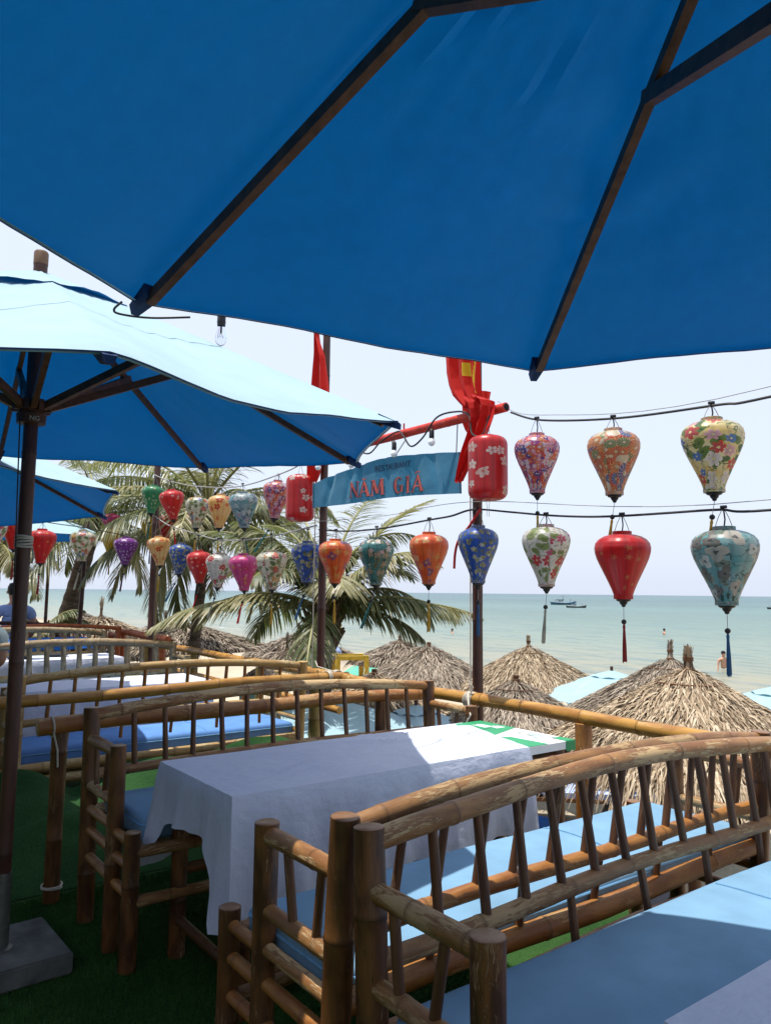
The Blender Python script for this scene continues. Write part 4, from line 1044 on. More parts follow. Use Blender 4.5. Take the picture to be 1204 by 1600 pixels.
cable(smooth_path([(3.33, 3.44, 3.3), (2.3, 3.05, 2.84), (1.22, 2.70, 2.60), (.66, 2.54, 2.75), (-.4, 2.25, 3.05), (-1.9, 1.9, 3.45)]), .004, 'black light cable passing over the clear glass bulb')
pkt = Vector((.904+1.552*math.cos(1.781+PI/4), .25+1.552*math.sin(1.781+PI/4), 2.14))
k0 = Vector((.904+1.552*math.cos(1.781), .25+1.552*math.sin(1.781), 2.14))
cable(smooth_path([k0+Vector((-.03, .02, .0)), k0+Vector((-.045, .03, -.02)), k0+Vector((-.03, .03, -.028)), k0+Vector((.04, .02, -.024)), k0+Vector((.13, -.01, -.01))]), .0028, 'short loose black cord at the left corner of the large umbrella')

# ------------------------------------------------------------------ lanterns
prof = [(.165, 0), (.17, .035), (.20, .11), (.262, .235), (.335, .37), (.405, .50), (.455, .60), (.488, .70), (.495, .77), (.475, .845), (.42, .905), (.335, .95), (.24, .975), (.165, .985)]
W_, H_ = .275, .325
lm = {
 'pinkred': lantern_mat('silk_red_blue_flowers', (.60, .09, .07), [(.05, .05, .28), (.66, .30, .42), (.66, .12, .05), (.66, .60, .68), (.30, .05, .26), (.62, .2, .08)], None, (14, 7.5), .0, .8, 5, (.8, .7, .5), dense=True),
 'chrys': lantern_mat('silk_chrysanthemums', (.66, .40, .20), [(.62, .07, .015), (.68, .20, .04), (.75, .66, .50), (.08, .13, .34), (.62, .10, .02), (.16, .22, .08)], None, (7.5, 4.0), .0, .80, 16, (.7, .6, .4), dense=True, stripes=True, disc=.1),
 'cream': lantern_mat('silk_cream_yellow_flowers', (.72, .66, .42), [(.08, .2, .55), (.72, .4, .45), (.62, .06, .03), (.78, .70, .66)], [(.07, .16, .05), (.16, .25, .06)], (8, 4.6), .25, .48, 6, (.8, .7, .3), (.68, .50, .16)),
 'lotus': lantern_mat('silk_white_lotus', (.72, .70, .64), [(.58, .04, .12), (.62, .1, .2), (.56, .03, .05)], [(.20, .26, .08), (.26, .32, .12)], (8, 4.4), .3, .42, 6, (.7, .5, .2)),
 'red': lantern_mat('silk_plain_red', (.58, .012, .015), [(.62, .20, .06), (.58, .1, .05)], None, (12, 6), .72, .3, 5, (.8, .5, .1), (.50, .01, .012)),
 'redfl': lantern_mat('silk_red_white_sprigs', (.60, .02, .02), [(.75, .6, .55), (.7, .3, .2)], None, (13, 7), .55, .3, 5, (.8, .6, .3), (.52, .015, .015)),
 'tealc': lantern_mat('silk_teal_cranes', (.10, .33, .35), [(.62, .62, .58), (.14, .12, .10), (.5, .45, .38)], [(.03, .10, .09), (.22, .26, .20)], (9, 4.6), .2, .55, 3, (.06, .05, .05), (.30, .42, .42)),
 'blue': lantern_mat('silk_blue_blossom', (.025, .11, .48), [(.62, .60, .40), (.55, .55, .5), (.5, .45, .25)], [(.16, .18, .07), (.38, .36, .18)], (14, 7.4), .35, .36, 5, (.7, .6, .2), (.02, .08, .38)),
 'orange': lantern_mat('silk_orange_cranes', (.66, .10, .025), [(.76, .45, .2), (.70, .28, .06), (.25, .08, .22)], None, (9, 5), .25, .5, 4, (.75, .6, .3), (.70, .17, .04)),
 'jade': lantern_mat('silk_dark_teal_blossom', (.035, .17, .17), [(.66, .42, .42), (.72, .64, .6), (.4, .3, .2)], [(.02, .08, .05), (.2, .2, .1)], (10, 5.4), .25, .42, 5, (.7, .5, .3), (.10, .28, .27)),
 'pink': lantern_mat('silk_pink_flowers', (.60, .06, .26), [(.72, .30, .40), (.5, .02, .1), (.65, .2, .05)], None, (11, 6), .3, .42, 5, (.8, .5, .3), (.52, .04, .20)),
 'creamred': lantern_mat('silk_cream_mixed', (.68, .64, .50), [(.6, .08, .04), (.12, .2, .5), (.65, .35, .1), (.5, .1, .12)], [(.12, .2, .06), (.3, .3, .14)], (9, 5), .25, .42, 5, (.8, .6, .2)),
 'amber': lantern_mat('silk_amber', (.68, .40, .12), [(.62, .12, .03), (.55, .06, .02)], None, (9, 4.6), .45, .45, 5, (.8, .6, .3), (.70, .55, .30)),
 'green': lantern_mat('silk_green', (.03, .22, .09), [(.6, .62, .45), (.45, .5, .3)], None, (14, 7), .45, .34, 5, (.8, .7, .4), (.05, .28, .12)),
 'yellow': lantern_mat('silk_yellow', (.72, .48, .02), [(.6, .3, .02)], None, (10, 5), .9, .2, 5),
 'purple': lantern_mat('silk_purple_sprigs', (.20, .03, .26), [(.68, .5, .66), (.6, .45, .6)], None, (17, 9), .4, .3, 5, (.7, .5, .6)),
 'greyteal': lantern_mat('silk_grey_teal', (.34, .42, .44), [(.6, .6, .6), (.12, .14, .22), (.5, .35, .4)], [(.06, .12, .14), (.3, .36, .36)], (10, 5.4), .2, .48, 4, (.1, .1, .1), (.10, .30, .32)),
 'cyl': lantern_mat('silk_red_white_birds', (.60, .018, .02), [(.74, .66, .58), (.72, .5, .42)], None, (6.5, 4.4), .38, .40, 5, (.6, .1, .05), (.52, .012, .015)),
}
TASS = {'gold': plain('gold_tassel', (.42, .25, .03), .7), 'red': plain('dark_red_tassel', (.20, .015, .015), .7), 'blue': plain('blue_tassel', (.02, .08, .18), .7), 'grey': plain('grey_tassel', (.25, .25, .2), .7), 'teal': plain('teal_tassel', (.015, .10, .10), .7), 'purple': plain('purple_tassel', (.05, .015, .07), .7), 'redb': plain('bright_red_tassel', (.45, .02, .02), .7)}
LG = 'silk lanterns strung on the cables'
meshes = {}
def lat(name, profile, seg, mat, **k):
    m = MB(); m.lathe(profile, seg, **k); return m.data(name, mat)
bead_me = None
def lantern(c, kind, label, tass='gold', cable_z=None, tilt=(0, 0), lean=(0, 0), w=W_, h=H_, rim=None, tlen=.185, nm='lantern'):
    """teardrop silk lantern; c is the centre of its body"""
    rt = root(nm, (c[0], c[1], c[2]-h/2), label, 'lantern', LG, rnd.uniform(0, 6))
    if cable_z is None: cable_z = c[2]+h/2+.075
    T = Matrix.Identity(3)
    key = (kind, w, h)
    if key not in meshes:
        P = [(r*w, z*h) for r, z in prof]
        # finer profile
        Q = []
        for i in range(len(P)-1):
            for k in range(3): Q.append((P[i][0]+(P[i+1][0]-P[i][0])*k/3, P[i][1]+(P[i+1][1]-P[i][1])*k/3))
        Q.append(P[-1]); meshes[key] = lat('silk_body', Q, 60, lm[kind], rib=12, ribd=.022, capd=False)
    body = link('silk_body', meshes[key], rt)
    rc = rim or lm[kind]
    kk = ('rim', kind, w)
    if kk not in meshes:
        meshes[kk] = lat('top_rim', [(.150*w, h*.985), (.172*w, h*.98), (.175*w, h*1.03), (.168*w, h*1.035), (.150*w, h*1.03)], 28, rc)
        meshes[('b',)+kk] = lat('bottom_rim', [(.155*w, -.012), (.172*w, -.012), (.175*w, .004), (.16*w, .006)], 28, rc)
        meshes['fin'] = lat('finial', [(.0, -.052), (.008, -.05), (.012, -.04), (.018, -.034), (.020, -.026), (.034, -.02), (.037, -.012), (.0, -.011)], 18, MT['blackp'])
        meshes['bead'] = lat('bead', [(.0, -.013), (.008, -.0105), (.0125, -.004), (.0125, .004), (.008, .0105), (.0, .013)], 14, MT['blackp'])
    link('top_rim', meshes[kk], rt); link('bottom_rim', meshes[('b',)+kk], rt); link('finial', meshes['fin'], rt)
    rz = rt.rotation_euler.z; ri = Matrix.Rotation(-rz, 3, 'Z')
    m = MB(); ch = cable_z-(c[2]-h/2); hw = .15*w
    d_ = ri @ Vector((-SY_*0+CY_, -SY_, 0))
    for sg in (-1, 1): m.tube([d_*sg*hw+Vector((0, 0, h*1.0)), d_*sg*hw*.55+Vector((0, 0, h*1.0+(ch-h)*.6)), d_*sg*hw*.12+Vector((0, 0, ch))], .0018, 5)
    m.obj('hanger_wire', MT['wirel'], rt)
    m = MB(); m.tube([Vector((0, 0, h*1.0)), d_*.006+Vector((0, 0, h+(ch-h)*.5)), Vector((0, 0, ch+.012))], .0035, 6); m.tube([d_*-.012+Vector((0, 0, ch+.01)), d_*.015+Vector((0, 0, ch+.012))], .008, 6)
    m.obj('lead', MT['wire'], rt)
    L = Vector((lean[0], lean[1], 0)); L = ri @ L
    b = Vector((0, 0, -.125))+L*.45; e = b+Vector((0, 0, -tlen-.012))+L
    m = MB(); m.tube([(0, 0, -.05), b], .0016, 5); m.obj('cord', MT['wirel'], rt)
    link('bead', meshes['bead'], rt, b)
    m = MB(); dirn = (e-b)
    m.tube([b+dirn*q for q in (.06, .12, .2, .55, .95, 1.)], [.004, .0075, .0055, .008, .0105, .009], 10)
    for k in range(9):
        a = k*.7; o_2 = Vector((math.cos(a), math.sin(a), 0)); m.tube([b+dirn*.15+o_2*.004, b+dirn*.6+o_2*.0085, b+dirn*(1.0+.04*math.sin(k*5))+o_2*.010], .0016, 4, False)
    m.obj('tassel', TASS[tass], rt)
    if tilt != (0, 0): rt.rotation_euler = (Matrix.Rotation(tilt[0], 3, 'X') @ Matrix.Rotation(tilt[1], 3, 'Y') @ Matrix.Rotation(rz, 3, 'Z')).to_euler()
    return rt
R_ = A(1, 0)    # metres to the right in the picture plane
def ln(k): return (R_[0]*k, R_[1]*k)
lantern((U, 1.83, 2.095), 'cream', 'big cream and yellow flowered lantern at top right, black finial', 'gold', 2.33, lean=ln(-.03))
lantern((U, 2.37, 2.135), 'chrys', 'lantern patterned with orange, white and blue chrysanthemum discs', 'gold', 2.365, lean=ln(-.03), w=.265)
lantern((U, 2.89, 2.195), 'pinkred', 'red and violet blossom lantern nearest the end of the red beam', 'gold', 2.45, w=.255)
lantern((U, 1.79, 1.585), 'tealc', 'teal lantern with white cranes at lower right, blue tassel', 'blue', 1.84, w=.285, h=.33)
lantern((U, 2.33, 1.60), 'red', 'plain glossy red lantern over the sea, dark red tassel', 'red', 1.85, w=.275, h=.32)
lantern((U, 2.83, 1.665), 'lotus', 'white lantern with pink lotus and green leaves, pale tassel', 'grey', 1.89, lean=ln(-.015), w=.265)
lantern((3.2, 3.30, 1.685), 'blue', 'blue blossom lantern in front of the right pole, under the red cylinder', 'blue', 1.95, w=.245)
lantern((U, 3.84, 1.68), 'orange', 'orange crane lantern with a gold tassel left of the right pole', 'gold', 1.935, w=.26)
lantern((U, 4.43, 1.675), 'jade', 'dark teal blossom lantern left of the orange crane one', 'teal', 1.915, lean=ln(-.07), w=.26)
lantern((U, 4.97, 1.69), 'orange', 'orange lantern with purple flowers just right of the left flag pole', 'gold', 1.925, w=.265)
lantern((3.33, 5.49, 1.70), 'blue', 'blue lantern with pale flowers half hidden behind the left flag pole', 'blue', 1.965, lean=ln(-.06), w=.27)
lantern((U, 5.98, 1.64), 'creamred', 'cream lantern with red and blue flowers left of the half hidden blue one', 'gold', 1.94, lean=ln(-.01), tilt=(.0, -.05))
lantern((U, 6.52, 1.63), 'pink', 'pink flowered lantern in the lower row', 'redb', 1.93, lean=ln(-.05), tilt=(.03, -.08))
lantern((U, 7.11, 1.655), 'lotus', 'white lantern with pink flowers between the red and the pink lanterns', 'grey', 1.96, lean=ln(-.05), tilt=(.0, .05))
lantern((U, 7.56, 1.70), 'redfl', 'red lantern left of the white one in the lower row', 'redb', 2.02, lean=ln(-.06), w=.26, tilt=(.02, -.07))
lantern((U, 8.13, 1.80), 'blue', 'small looking blue lantern between the amber and red ones', 'blue', 2.13, lean=ln(-.08), w=.26, tilt=(0, .06))
lantern((U, 8.72, 1.91), 'amber', 'amber lantern with red flowers just right of the brown pole', 'gold', 2.27, lean=ln(-.03), w=.27, tilt=(-.03, -.08))
lantern((U, 5.97, 2.27), 'pinkred', 'red and violet blossom lantern beside the left red cylinder', 'teal', 2.49, tilt=(0, .08), lean=ln(-.1), w=.25)
lantern((U, 6.56, 2.225), 'greyteal', 'grey and teal patterned lantern in the upper row', 'teal', 2.46, tilt=(.05, -.1), lean=ln(.02), w=.275)
lantern((U, 7.12, 2.255), 'amber', 'pale amber lantern with a band of red flowers in the upper row', 'gold', 2.49, w=.26, tilt=(0, .03))
lantern((U, 7.70, 2.29), 'creamred', 'cream lantern with small flowers in the upper row', 'gold', 2.57, tilt=(0, .05), w=.265)
lantern((U, 8.36, 2.43), 'redfl', 'red lantern with white sprigs right of the green one', 'redb', 2.70, tilt=(0, -.12), w=.28)
lantern((3.22, 8.95, 2.54), 'green', 'green lantern against the top of the brown pole', 'teal', 2.80, tilt=(0, .1), w=.28)
lantern((3.55, 9.3, 2.23), 'red', 'red lantern behind the brown pole below the green one', 'redb', 2.5, w=.30, tilt=(0, .08))
lantern((3.62, 10.05, 2.27), 'yellow', 'yellow lantern hanging above the purple one', 'purple', 2.5, w=.27, h=.30)
lantern((2.90, 8.84, 1.90), 'purple', 'purple lantern with white sprigs left of the brown pole', 'purple', 2.08, lean=ln(-.03), w=.275, h=.30)
lantern((2.38, 8.72, 1.93), 'creamred', 'cream flowered lantern above the thatch at left', 'grey', 2.13, lean=ln(-.045), w=.27)
lantern((1.84, 8.2, 1.88), 'red', 'red lantern right of the dark umbrella pole at left', 'red', 2.11, lean=ln(-.01), w=.28)
lantern((1.66, 8.6, 2.03), 'red', 'red lantern hanging just behind the other red one at left', 'red', 2.25, w=.27)
lantern((1.33, 7.9, 1.95), 'lotus', 'pale lantern cut by the left edge of the photo', 'grey', 2.16, w=.27)
lantern((3.35, 10.9, 2.14), 'yellow', 'yellow lantern half covered by the far umbrella', 'gold', 2.34, w=.27)
lantern((3.45, 11.2, 2.42), 'pink', 'pale pink lantern behind the corner of the far umbrella', 'red', 2.6, w=.29, h=.25)
# carriers for the lanterns hung further back
cable(smooth_path([(3.36, 9.1, 2.62), (3.55, 9.3, 2.51), (3.62, 10.05, 2.51), (3.35, 10.9, 2.36), (3.45, 11.2, 2.61), (3.9, 12.2, 2.7)]), .004, 'thin cable holding the yellow lanterns behind the brown pole')
cable(smooth_path([(2.4, 8.75, 2.16), (1.66, 8.6, 2.26), (1.33, 7.9, 2.17), (.6, 7.3, 2.3)]), .004, 'thin cable holding the second red lantern at left')

def cylinder_lantern(c, label, w=.235, h=.385):
    rt = root('lantern', (c[0], c[1], c[2]-h/2), label, 'lantern', 'red cylinder lanterns', .4)
    rr = .052; P = []
    for k in range(7): a = -PI/2+k*PI/12; P.append((w/2-rr+rr*math.cos(a), rr+rr*math.sin(a)))
    P.insert(0, (.02, 0))
    for k in range(1, 9): P.append((w/2, rr+(h-2*rr)*k/9))
    for k in range(7): a = k*PI/12; P.append((w/2-rr+rr*math.cos(a), h-rr+rr*math.sin(a)))
    P.append((.02, h))
    m = MB(); m.lathe(P, 60, rib=15, ribd=.012, capd=False); m.obj('silk_body', lm['cyl'], rt)
    m = MB(); m.lathe([(.03, h-.004), (.045, h-.002), (.045, h+.008), (.03, h+.009)], 20); m.obj('top_rim', MT['red'], rt)
    m = MB()
    for sg in (-1, 1): m.tube([(sg*.035, 0, h), (sg*.02, 0, h+.05), (0, 0, h+.11)], .0018, 5)
    for sg in (-1, 1): m.tube([(sg*.03, 0, 0), (sg*.012, 0, -.05), (sg*.02, 0, -.10)], .0014, 5)
    m.obj('hanger_wire', MT['wirel'], rt)
    m = MB(); m.tube([(0, 0, h+.1), (.01, .03, h+.13), (.0, .05, h+.16)], .004, 6); m.obj('lead', MT['wire'], rt)
    return rt
cylinder_lantern((3.2, 3.215, 2.20), 'tall red cylinder lantern with white birds hanging at the right flag pole')
cylinder_lantern((3.2, 5.41, 2.22), 'tall red cylinder lantern with white birds left of the left flag pole')
# red tassel string thrown over the lower cable beside the blue lantern
cable(smooth_path([(3.18, 3.26, 1.955), (3.17, 3.34, 1.86), (3.165, 3.43, 1.78), (3.16, 3.46, 1.70), (3.16, 3.47, 1.60)]), .008, 'red ribbon hanging from the cable beside the blue lantern', TASS['redb'], 'ribbon', 'ribbon')

# ------------------------------------------------------------------ thatched beach umbrellas
def thatched(X, Y, zt, R, Hh, label, seed, n=2200, mat=MT['thatch'], knot=.26, lw=.017):
    x, y = A(X, Y); g = random.Random(seed)
    rt = root('thatched_umbrella', (x, y, -1.62), label, 'thatched umbrella', 'thatched umbrellas on the beach')
    z0 = zt+1.62
    def prof_(s):     # s 0..1 from the neck out
        return z0-Hh*(s**.94)*(1+.06*s)+.04*math.exp(-s*9)
    def surf(s, a, lift=0.):
        wv = 1+.03*math.sin(a*3+seed)+.02*math.sin(a*7+seed*2)
        return Vector((R*s*wv*math.cos(a), R*s*wv*math.sin(a), prof_(s)+lift))
    m = MB(); m.grid(lambda a, b: surf(.02+.93*b, a*2*PI, -.03), 40, 10, closed_u=True); m.obj('under_thatch', MT['thatchu'], rt)
    m = MB(); tone = {}
    for k in range(n):
        s0 = g.random()**.62*.86+.015; a0 = g.uniform(0, 2*PI); ln_ = g.uniform(.13, .30)/R*(1.1 if s0 > .3 else .9)
        s1 = min(s0+ln_, 1.12); da = g.uniform(-.06, .06)/max(s0, .25); w = lw*g.uniform(.5, 1.5)*(.55 if s0 < .15 else 1)
        l0 = -.015; l1 = g.uniform(.0, .045); l2 = g.uniform(-.03, .04)-.06*max(0, s1-.97)*8
        p0 = surf(s0, a0, l0); p1 = surf((s0+s1)/2, a0+da*.4, l1); p2 = surf(s1, a0+da, l2)
        sd = Vector((-math.sin(a0), math.cos(a0), g.uniform(-.6, .6))).normalized()*w
        t = g.random(); i = []
        for p, f in ((p0, 1.), (p1, 1.), (p2, .25)):
            for sg in (-1, 1):
                i.append(m.vert(p+sd*sg*f*.5, tone=t*(.55 if f == 1. and p is p0 else 1.)))
        m.face((i[0], i[1], i[3], i[2])); m.face((i[2], i[3], i[5], i[4]))
    stuff(m.obj('thatch', mat, rt, smooth=False))
    m = MB()
    for k in range(46 if knot > .1 else 16):
        a = g.uniform(0, 2*PI); r = g.uniform(.01, .05); h = knot*g.uniform(.6, 1.1); fl = g.uniform(.0, .035)*knot/.26
        b = Vector((r*math.cos(a), r*math.sin(a), z0-.08)); c = Vector((r*.55*math.cos(a), r*.55*math.sin(a), z0+knot*.35)); e = Vector((r*.6*math.cos(a)+fl*math.cos(a+.5), r*.6*math.sin(a)+fl*math.sin(a+.5), z0+h))
        sd = Vector((-math.sin(a), math.cos(a), 0))*.010; t = g.random(); i = []
        for p, f in ((b, 1.4), (c, .9), (e, .5)):
            for sg in (-1, 1): i.append(m.vert(p+sd*sg*f, tone=t))
        m.face((i[0], i[1], i[3], i[2])); m.face((i[2], i[3], i[5], i[4]))
    m.tube([(0, 0, z0-.1), (0, 0, z0+knot*.8)], [.045, .02], 8)
    m.obj('top_knot', mat, rt, smooth=False)
    m = MB()
    for q in range(3): m.tube([(math.cos(a)*.033, math.sin(a)*.033, z0+knot*.35+q*.011) for a in np.linspace(0, 2*PI, 13)[:-1]], .006, 5, closed=True)
    s_ = .20; m.tube([surf(s_, a, .03) for a in np.linspace(0, 2*PI, 25)[:-1]], .007, 5, closed=True)
    m.obj('tie_rope', MT['spindle'], rt)
    m = MB(); m.tube([(0, 0, -.05), (0, 0, z0)], .045, 10); m.obj('pole', MT['spindle'], rt)
    m = MB()
    for k in range(8): a = k*PI/4+.2; m.tube([(0, 0, z0-.12), surf(.93, a, -.05)], .014, 6)
    m.obj('frame_pole', MT['spindle'], rt)
    return rt
thatched(2.18, 5.5, .93, 1.12, .60, 'largest nearest thatched umbrella with a tied knot, beyond the golden railing at right', 1, 20000, knot=.16, lw=.0105)
thatched(3.36, 9.0, .72, 1.24, .66, 'greyer thatched umbrella directly behind the nearest one, its tall knot showing', 2, 10000, MT['thatchg'], .20, lw=.0105)
thatched(2.32, 12.3, .62, 1.22, .62, 'thatched umbrella right of the right flag pole, its apex against the sea', 3, 7000, knot=.16, lw=.012)
thatched(1.48, 8.6, .50, 1.12, .62, 'thatched umbrella just behind the rope lashing and right pole', 4, 7500, MT['thatchg'], .05, lw=.011)
thatched(.76, 13.0, .58, 1.25, .62, 'rounded grey thatched umbrella left of the right pole under the drooping frond', 5, 5000, MT['thatchg'], .02, lw=.013)
thatched(-.12, 9.9, .42, 1.05, .52, 'low thatched umbrella in front of the rounded grey one', 6, 2800, knot=.05)
thatched(-1.84, 14.6, .36, .95, .62, 'small thatched umbrella with a thin knot behind the yellow railing', 7, 1600, MT['thatchg'], .30)
thatched(-3.5, 13.5, .88, 1.45, .42, 'broad flat thatched umbrella left of the palm trunk', 8, 2600, MT['thatchg'], .18)
thatched(-1.9, 17., .55, 1.3, .5, 'thatched umbrella behind the lowest palm frond', 9, 1500, MT['thatchg'], .2)
thatched(-4.75, 16.6, .80, 1.3, .5, 'thatched umbrella with a stub knot right of the brown pole', 10, 1500, MT['thatchg'], .2)
thatched(-6.9, 18.6, .82, 1.35, .5, 'thatched umbrella with a spiky knot left of the brown pole', 11, 1500, knot=.42)
thatched(-8.4, 21.0, .84, 1.3, .5, 'middle one of the three far spiky knotted thatched umbrellas', 12, 1200, MT['thatchg'], .45)
thatched(-7.1, 17.0, .80, 1.2, .5, 'leftmost of the three far spiky knotted thatched umbrellas', 13, 1400, MT['thatchg'], .42)
thatched(-5.6, 15.5, .62, 1.3, .5, 'thatched umbrella low in front of the far spiky knotted ones', 14, 1600, knot=.1)
thatched(2.95, 5.35, .60, .9, .5, 'corner of thatch at the right edge of the photo beside the bench post', 15, 2600, knot=.1, lw=.022)
thatched(.35, 17., .42, 1.2, .5, 'far thatched umbrella right of the main palm trunk', 16, 1500, MT['thatchg'], .1)

# ------------------------------------------------------------------ beach canopies
def beach_umb(X, Y, zt, R, label, mat, ph=.2, Hh=.38):
    x, y = A(X, Y); return umbrella('beach_umbrella', (x, y), zt-Hh, zt, R, ph, (0, 0), label, zt-Hh+.02, mat, .022, False, False, group='cloth umbrellas on the beach', zbase=-1.62)
beach_umb(-.75, 8.0, .40, 1.15, 'pale blue beach umbrella seen from above through the bench spindles', MT['canopyfar'], .5, .32)
beach_umb(.36, 8.5, .22, .95, 'bright blue beach umbrella below the bench corner post', MT['canopy'], .1, .34)
beach_umb(3.35, 11.3, .34, 1.15, 'pale blue beach umbrella between two thatched ones at right', MT['canopyfar'], .9, .36)
beach_umb(4.65, 9.0, .42, 1.25, 'pale blue beach umbrella at the right edge above the thatch', MT['canopyfar'], .3, .42)
beach_umb(-.25, 20., -.10, 1.15, 'turquoise beach umbrella right of the main palm trunk', MT['canopyaq'], .3, .75)
beach_umb(-2.4, 21., .02, 1.1, 'turquoise beach umbrella left of the main palm trunk', MT['canopyaq'], .7, .5)

# ------------------------------------------------------------------ palms
def frond(parent, o, az, el, L, droop, leaf, mat, seed, n=46, hang=.5, wd=.016, twist=0.):
    """arched midrib with two rows of narrow leaflets; az measured from picture right"""
    g = random.Random(seed); o = Vector(o)
    hd = Vector((R_[0]*math.cos(az)+SY_*math.sin(az), R_[1]*math.cos(az)+CY_*math.sin(az), 0)); p = o.copy(); pts = [p.copy()]; dirs = []; N = 22; e = el
    for i in range(N):
        d = hd*math.cos(e)+Vector((0, 0, math.sin(e))); p = p+d*(L/N); pts.append(p.copy()); dirs.append(d); e -= droop/N*(.45+1.1*i/N)
    dirs.append(dirs[-1])
    m = MB(); m.tube(pts, [.022*(1-i/(N+1))**.8+.003 for i in range(N+1)], 6)
    ra = m.obj('midrib', MT['rachis'])
    m = MB(); sd0 = hd.cross(Vector((0, 0, 1)))
    for k in range(n):
        t = .14+.86*(k+.5)/n; f = t*N; i = min(int(f), N-1); f -= i; base = pts[i].lerp(pts[i+1], f); d = dirs[i]
        l = leaf*(math.sin(PI*min(1, (t-.06)/.98))**.55)*(1-.35*max(0, t-.7)/.3)
        for sg in (-1, 1):
            if g.random() < .05: continue
            sp_ = sd0*sg; upv = sp_.cross(d)*sg
            if upv.z < 0: upv = -upv
            fw = .35+.55*t+g.uniform(-.12, .12)
            v = (sp_*(1.0-.3*t)+d*fw+upv*(.25+twist*sg)+Vector((0, 0, -hang*g.uniform(.5, 1.1)))).normalized()
            ll = l*g.uniform(.8, 1.1); q = base.copy(); w = wd*g.uniform(.8, 1.2); tn = g.random()**1.5
            if g.random() < .15: tn = 1.
            wv = v.cross(Vector((0, 0, 1)))
            if wv.length < .1: wv = sd0.copy()
            wv = (wv.normalized()+upv*g.uniform(-.5, .5)).normalized()
            ids = []; vv = v.copy(); SG = 4
            for s_ in range(SG+1):
                ww = w*(.6, 1., .9, .6, .08)[s_]
                ids.append((m.vert(q-wv*ww, tone=tn), m.vert(q+wv*ww, tone=tn)))
                q = q+vv*(ll/SG); vv = (vv+Vector((0, 0, -.22*hang-.08))).normalized()
            for s_ in range(SG): m.face((ids[s_][0], ids[s_][1], ids[s_+1][1], ids[s_+1][0]))
    o2 = m.obj('frond', mat, parent, smooth=False); ra.parent = o2; ra.name = 'midrib'
    return o2
def palm(X, Y, zc, label, base, tr, fr_list, seed, nf, L, leaf, young=6, crown_r=.12, yellow=.2, elr=(75, -25)):
    cx, cy = A(X, Y); bx, by = A(*base); g = random.Random(seed)
    rt = root('palm_tree', (bx, by, -1.65), label, 'palm tree', 'coconut palms on the beach')
    top = Vector((cx-bx, cy-by, zc+1.65)); N = 18; pts = []; rad = []
    for i in range(N*3+1):
        t = i/(N*3); b = Vector((0, 0, 0)).lerp(top, t); b.z = top.z*t; b += Vector((.06*math.sin(t*4+seed), .05*math.sin(t*3), 0))*t*(1-t)*2
        pts.append(b); rad.append(tr*(1.25-.35*t)*(1+.06*(i % 3 == 0)))
    m = MB(); m.tube(pts, rad, 14); m.obj('trunk', MT['trunk'], rt)
    m = MB()
    for k in range(26):     # old leaf bases
        a = g.uniform(0, 2*PI); h = g.uniform(-.45, .12); r = tr*1.0
        p = top+Vector((r*math.cos(a), r*math.sin(a), h)); q = p+Vector((math.cos(a)*g.uniform(.06, .16), math.sin(a)*g.uniform(.06, .16), g.uniform(.10, .3)))
        m.tube([p, (p+q)/2+Vector((0, 0, .02)), q], [.05, .035, .012], 6)
    m.obj('leaf_base', MT['fibre'], rt)
    cr = top+Vector((0, 0, .05)); s = seed*100
    for f in fr_list:
        s += 1; az, el, l_, dr, lf, mt, hg = f
        frond(rt, cr, math.radians(az), math.radians(el), l_, math.radians(dr), lf, MT[mt], s, 78, hg, .0115)
    for k in range(nf):
        s += 1; az = k*137.5+g.uniform(-15, 15); el = elr[0]+(elr[1]-elr[0])*((k+.5)/nf)+g.uniform(-8, 8)
        frond(rt, cr+Vector((0, 0, .1*(1-k/nf))), math.radians(az), math.radians(el), L*g.uniform(.8, 1.1)*(1 if el > 0 else .9), math.radians(g.uniform(55, 100)), leaf*g.uniform(.8, 1.1), MT['palmy' if g.random() < yellow*(1 if el > 10 else 2) else 'palm'], s, 64, g.uniform(.3, .9), .013)
    return rt
palm(-.68, 8.5, 1.18, 'coconut palm with a short dark trunk just right of the left flag pole', (-.66, 8.6), .125, [
    (0, 38, 1.45, 120, .50, 'palm', .8), (4, 12, 1.8, 36, .40, 'palmy', .8), (-12, 52, 1.5, 80, .45, 'palm', .5), (20, 62, 1.9, 45, .5, 'palmy', .3),
    (170, 25, 1.5, 75, .5, 'palmy', .35), (200, 15, 1.9, 55, .55, 'palmy', .45), (150, 50, 1.7, 90, .5, 'palm', .6), (115, 70, 1.9, 60, .5, 'palm', .5), (60, 72, 1.8, 50, .5, 'palm', .4), (185, 60, 1.8, 80, .55, 'palm', .6), (-8, 8, 1.2, 60, .4, 'palm', .8)],
    21, 16, 1.45, .5, yellow=.4, elr=(82, 5))
palm(-2.6, 11.0, 2.55, 'coconut palm whose crown fills the space behind the upper lanterns at centre left', (-2.85, 11.2), .075, [
    (180, 20, 2.4, 70, .6, 'palm', .7), (160, 45, 2.5, 70, .6, 'palmy', .6), (5, 30, 1.9, 75, .55, 'palmy', .5), (0, -15, 1.8, 55, .55, 'palm', .7), (190, -10, 2.1, 60, .6, 'palm', .8), (230, 5, 2.0, 60, .6, 'palm', .6), (300, 0, 1.9, 60, .6, 'palm', .6), (270, -10, 1.7, 60, .6, 'palm', .6), (20, 5, 2.0, 70, .55, 'palm', .7)],
    22, 23, 2.3, .6, yellow=.35, elr=(80, -40))
